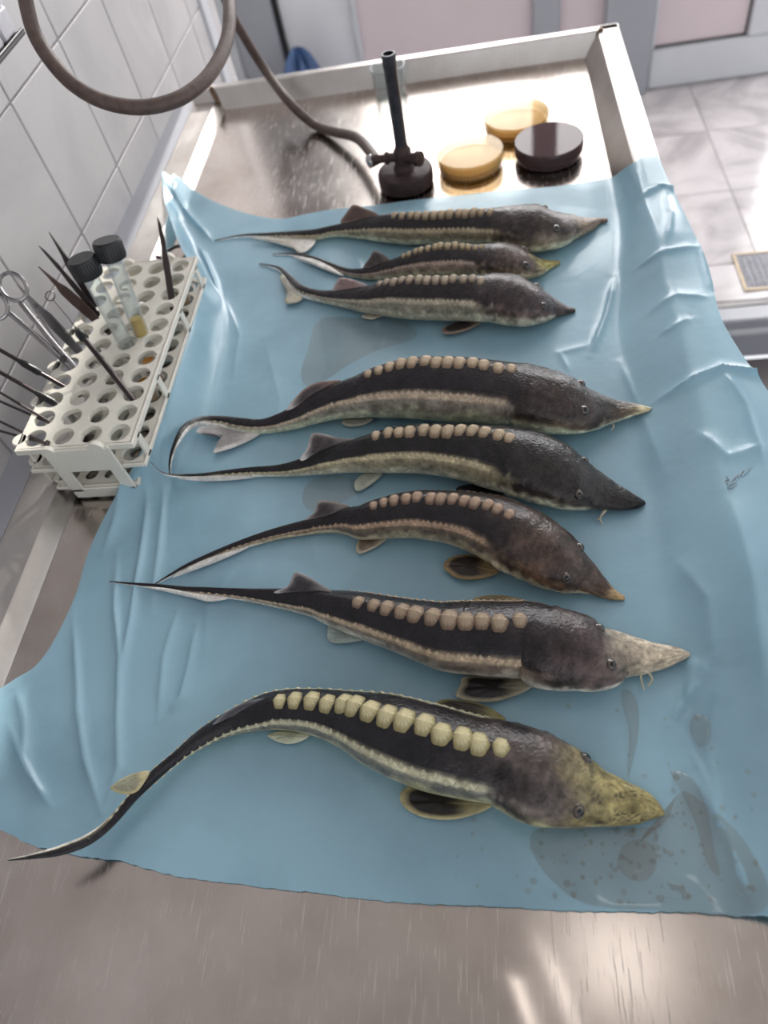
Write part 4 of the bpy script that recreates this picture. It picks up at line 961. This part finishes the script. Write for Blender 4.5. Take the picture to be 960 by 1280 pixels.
hp = [at_depth(-30, -330, .66), at_depth(8, -150, .67), at_depth(24, -60, .68), at_depth(33, 5, .69), at_depth(47, 50, .70), at_depth(78, 93, .70), at_depth(112, 119, .70), at_depth(150, 132, .705), at_depth(190, 133, .71), at_depth(230, 120, .72), at_depth(262, 93, .74), at_depth(282, 55, .765), at_depth(287, 15, .79), at_depth(282, -30, .83), at_depth(270, -75, .88), at_depth(262, -85, .94), at_depth(268, -50, 1.0), at_depth(284, 5, 1.06), at_depth(303, 42, 1.10), at_depth(333, 90, 1.15), at_depth(362, 128, depth(touch)-.01), touch, on_z(418, 165, .012), on_z(447, 173, .026), inl]
gh = empty('gas_hose', tuple(touch-np.array([0, 0, .009]))); tag(gh, 'brown rubber gas hose looping down to the burner', 'hose')
hc = catmull(hp, 9); MB().tube(hc, .0071, 16).build('rubber_tube', RUBBER, gh)
MB().lathe([(.0076, 0), (.0084, .001), (.0084, .007), (.0076, .008)], inl-np.array([.004, 0, -.0005]), (-1, .1, -.3), 16).build('hose_clip', TOOL, gh); adopt(gh)
# gas tap the hose comes from
tpz = hp[0]
gt = empty('gas_tap', (WX, float(tpz[1]), float(tpz[2]))); tag(gt, 'wall gas tap high on the tiles feeding the brown hose', 'tap')
MB().lathe([(.022, 0), (.022, .006), (.010, .010), (.010, max(.02, float(tpz[0]-WX)-.004))], (WX, tpz[1], tpz[2]+.004), (1, 0, 0), 20).build('pipe', TOOL, gt)
MB().bevbox(tpz[0]-.006, tpz[0]+.006, tpz[1]-.022, tpz[1]+.022, tpz[2]+.016, tpz[2]+.024, .002).build('lever', BLACK, gt); adopt(gt)

# ------------------------------------------------------------------ petri dishes and beaker
def dish(label, c, wall, agar, ah=.009):
    x, y = c[0], c[1]; o = empty('petri_dish', (x, y, 0)); tag(o, label, 'petri dish', 'petri dishes on the bare steel')
    MB().lathe([(.0425, .0), (.0430, .001), (.0430, .0165), (.0418, .0165), (.0418, .0022), (.0005, .0022)], (x, y, .0004), (0, 0, 1), 48, True, False).build('dish_base', wall, o)
    MB().lathe([(.0005, .0026), (.0412, .0026), (.0412, ah), (.0405, ah+.0004), (.0005, ah)], (x, y, .0004), (0, 0, 1), 48, False, False).build('agar', agar, o)
    MB().lathe([(.0450, .0075), (.0455, .008), (.0455, .0212), (.0447, .0222), (.0005, .0222), (.0005, .0206), (.0445, .0206), (.0445, .0080)], (x, y, .0004), (0, 0, 1), 48, False, False).build('lid', wall, o); adopt(o)
dish('amber petri dish nearest the burner', on_z(587, 188, .022), DISHWALL, AGAR)
dish('amber petri dish farthest back, behind the dark one', on_z(645, 142, .022), DISHWALL, AGAR)
dish('dark purple-brown petri dish', on_z(686, 174, .022), DARKWALL, BLOODAGAR, .013)
bk = on_z(489, 118, 0)[:2]; o = empty('glass_beaker', (bk[0], bk[1], 0)); tag(o, 'small clear glass beaker behind the burner tube', 'beaker')
MB().lathe([(.0005, .0005), (.024, .0005), (.026, .003), (.026, .040), (.0275, .042), (.0262, .0425), (.0245, .040), (.0245, .004), (.0005, .0025)], (bk[0], bk[1], .0005), (0, 0, 1), 36, False, False).build('glass_wall', GLASS, o)
MB().tube([(bk[0]+.0268*math.cos(k/36*6.283), bk[1]+.0268*math.sin(k/36*6.283), .0428) for k in range(36)], .0011, 8, True).build('lip', GLASS, o); adopt(o)

# ------------------------------------------------------------------ floor drain, wall shelf, blue bag
GRATE = simple('cast_grate', (148, 148, 156), .6, .1, .3, 120, .5)
fd = empty('floor_drain', (.76, 1.80, ZF)); tag(fd, 'square metal drain cover set in the marble floor', 'drain')
mb = MB(); x0, x1, y0, y1 = .672, .85, 1.716, 1.884
mb.bevbox(x0, x1, y0, y0+.008, ZF, ZF+.005, .001).bevbox(x0, x1, y1-.008, y1, ZF, ZF+.005, .001).bevbox(x0, x0+.008, y0+.008, y1-.008, ZF, ZF+.005, .001).bevbox(x1-.008, x1, y0+.008, y1-.008, ZF, ZF+.005, .001)
mb.build('frame', simple('brass_frame', (176, 160, 138), .4, .5, .15, 90), fd)
MB().bevbox(x0+.010, x1-.010, y0+.010, y1-.010, ZF, ZF+.003, .001).build('cover_plate', GRATE, fd)
for k in range(9):
    xx = x0+.02+k*.0165; MB().bevbox(xx, xx+.008, y0+.018, y1-.018, ZF+.003, ZF+.0055, .001).build('rib', GRATE, fd)
adopt(fd)
WHITEP = simple('white_plastic', (214, 212, 218), .35, 0, .06, 50)
sh = empty('wall_shelf', (WX, .72, .297)); tag(sh, 'black wall shelf at the top left corner holding white boxes', 'shelf')
e0 = on_x(33, 42, -.452); sx = -.452
MB().bevbox(WX+.0005, sx, .35, float(e0[1]), float(e0[2]), float(e0[2])+.0035, .0008).build('board', BLACK, sh)
MB().bevbox(sx-.003, sx, .35, float(e0[1]), float(e0[2])+.003, float(e0[2])+.006, .0005).build('front_lip', BLACK, sh); adopt(sh)
zt = float(e0[2])+.0037
for k, (dy, hgt, ln, lab) in enumerate(((.026, .034, .030, 'white plastic box at the end of the wall shelf'), (.060, .024, .026, 'low white plastic box beside the end box on the wall shelf'), (.094, .040, .030, 'tall white plastic box third from the shelf end'))):
    y1_ = float(e0[1])-dy+.024; o = empty('plastic_box', (-.48, y1_-ln/2, zt)); tag(o, lab, 'box', 'white boxes on the wall shelf')
    MB().bevbox(WX+.006, sx-.006, y1_-ln, y1_, zt, zt+hgt*.7, .002).build('box_body', WHITEP, o)
    MB().bevbox(WX+.005, sx-.005, y1_-ln-.001, y1_+.001, zt+hgt*.7, zt+hgt, .003).build('lid', WHITEP, o); adopt(o)
# blue bag on the sill of the clear window
BAG = simple('blue_bag_plastic', (70, 98, 142), .4, 0, .35, 30, .4)
def blob(name, c, r, label, cat, mat, seed):
    rs = np.random.RandomState(seed); mb = MB(); n, m = 22, 12; v = []; f = []
    for i in range(m+1):
        th_ = math.pi*i/m
        for k in range(n):
            a = 2*math.pi*k/n; w_ = 1+.18*math.sin(3*a+seed)*math.sin(th_)+.10*math.sin(7*a+2*th_*3)*math.sin(th_)
            v.append((c[0]+r[0]*w_*math.sin(th_)*math.cos(a), c[1]+r[1]*w_*math.sin(th_)*math.sin(a), c[2]+r[2]*(1+math.cos(th_))*(.9+.1*math.cos(5*a))))
    for i in range(m):
        for k in range(n): f.append((i*n+k, i*n+(k+1) % n, (i+1)*n+(k+1) % n, (i+1)*n+k))
    o = mb.add(v, f).build(name, mat, None, True, 60); tag(o, label, cat); return o
blob('plastic_bag', (-.64, YB-.16, ZF), (.085, .08, .19), 'crumpled blue plastic bag on the floor before the glazed partition', 'bag', BAG, 3)

# ------------------------------------------------------------------ spilled water
wm = bpy.data.materials.new('water_film'); wm.use_nodes = True; nt = wm.node_tree; nt.nodes.clear()
out = N(nt, 'ShaderNodeOutputMaterial'); tr = N(nt, 'ShaderNodeBsdfTransparent'); tr.inputs[0].default_value = (.93, .885, .86, 1)
gl = N(nt, 'ShaderNodeBsdfGlossy', Roughness=.02); fr = schlick(nt, .03); mx = N(nt, 'ShaderNodeMixShader')
nt.links.new(fr.outputs[0], mx.inputs[0]); nt.links.new(tr.outputs[0], mx.inputs[1]); nt.links.new(gl.outputs[0], mx.inputs[2]); nt.links.new(mx.outputs[0], out.inputs[0])
def puddle(label, pts, h=.0012):
    P = [on_z(px, py, .0025) for px, py in pts]; P = catmull(P, 8, True); c = np.mean(P, 0); n = len(P); v = []; f = []
    rings = (1.0, .97, .90, .75, .5, .25)
    for r in rings:
        for q in P:
            x, y = c[:2]+(q[:2]-c[:2])*r; v.append((x, y, sheet_z(x, y)+.0003+h*math.sqrt(max(0, 1-r**6))))
    for q in range(len(rings)-1):
        for k in range(n):
            l = (k+1) % n; f.append((q*n+k, q*n+l, (q+1)*n+l, (q+1)*n+k))
    f.append(tuple((len(rings)-1)*n+k for k in range(n)))
    o = MB().add(v, f).build('water_puddle', wm, None, True, 60); tag(o, label, 'puddle', 'water spilled on the sheet'); return o
puddle('wide wet patch on the sheet below the nearest snout', [(700,1032),(770,1033),(828,1030),(850,990),(880,1005),(930,1060),(950,1140),(820,1138),(735,1130),(690,1100),(664,1062),(668,1038)], .0006)
puddle('round water drop inside the wet patch below the nearest snout', [(772,1080),(780,1056),(800,1049),(818,1060),(820,1084),(806,1100),(786,1098)], .0028)
puddle('large round water drop at the right of the sheet', [(862,912),(866,896),(876,896),(886,912),(884,932),(872,934)], .0030)
puddle('long water streak above the nearest snout', [(776,866),(786,862),(796,878),(799,905),(794,940),(785,970),(788,920),(780,890)], .0026)
puddle('slanting water streak at the right edge of the sheet', [(838,965),(856,966),(872,985),(884,1018),(892,1060),(900,1095),(884,1078),(870,1030),(852,990)], .0018)
puddle('wet patch between the second and third rows of sturgeon', [(398,400),(440,395),(500,398),(520,420),(470,438),(430,460),(392,485),(376,470),(384,440)], .0006)
puddle('round wet mark beside the third nearest tail', [(378,628),(384,604),(408,594),(440,598),(448,615),(420,630),(396,640)], .0006)
dm = MB(); rs = np.random.RandomState(12)
for k in range(150):
    if k < 95: px, py = rs.uniform(690, 945), rs.uniform(1000, 1130)
    else: px, py = rs.uniform(560, 940), rs.uniform(870, 1120)
    P = on_z(px, py, .002); z = sheet_z(P[0], P[1]); r = rs.uniform(.0006, .0024)
    if P[0] > RF-.004: continue
    n = 10; v = []; e_ = rs.uniform(.7, 1.3)
    for q, (rr, hh) in enumerate(((1, 0), (.8, .25), (.45, .42))):
        for a in range(n): v.append((P[0]+r*rr*e_*math.cos(a/n*6.283), P[1]+r*rr*math.sin(a/n*6.283), z+.0002+r*hh))
    f = [(q*n+a, q*n+(a+1) % n, (q+1)*n+(a+1) % n, (q+1)*n+a) for q in range(2) for a in range(n)]+[tuple(2*n+a for a in range(n))]
    dm.add(v, f)
tag(dm.build('water_droplets', wm, None, True, 60), 'fine water droplets scattered around the nearest snout', 'water', None, 'stuff')

# smudged print on the sheet
INK = simple('faded_ink', (150, 172, 182), .5, 0, .3, 200)
def drape(pts, r, name, mat, parent, lift=.0006):
    P = [];
    for px, py in pts:
        q = on_z(px, py, .012)
        for _ in range(6): q = on_z(px, py, sheet_z(q[0], q[1])+lift)
        P.append(q)
    return MB().tube(catmull(P, 5), r, 6).build(name, mat, parent)
drape([(908,595),(911,600),(907,601),(912,606),(920,602),(918,597),(910,609),(914,610),(921,605)], .0005, 'print_mark', INK, sheet)
drape([(916,599),(924,592),(922,597),(930,588),(928,595),(938,585)], .0005, 'print_mark', INK, sheet)
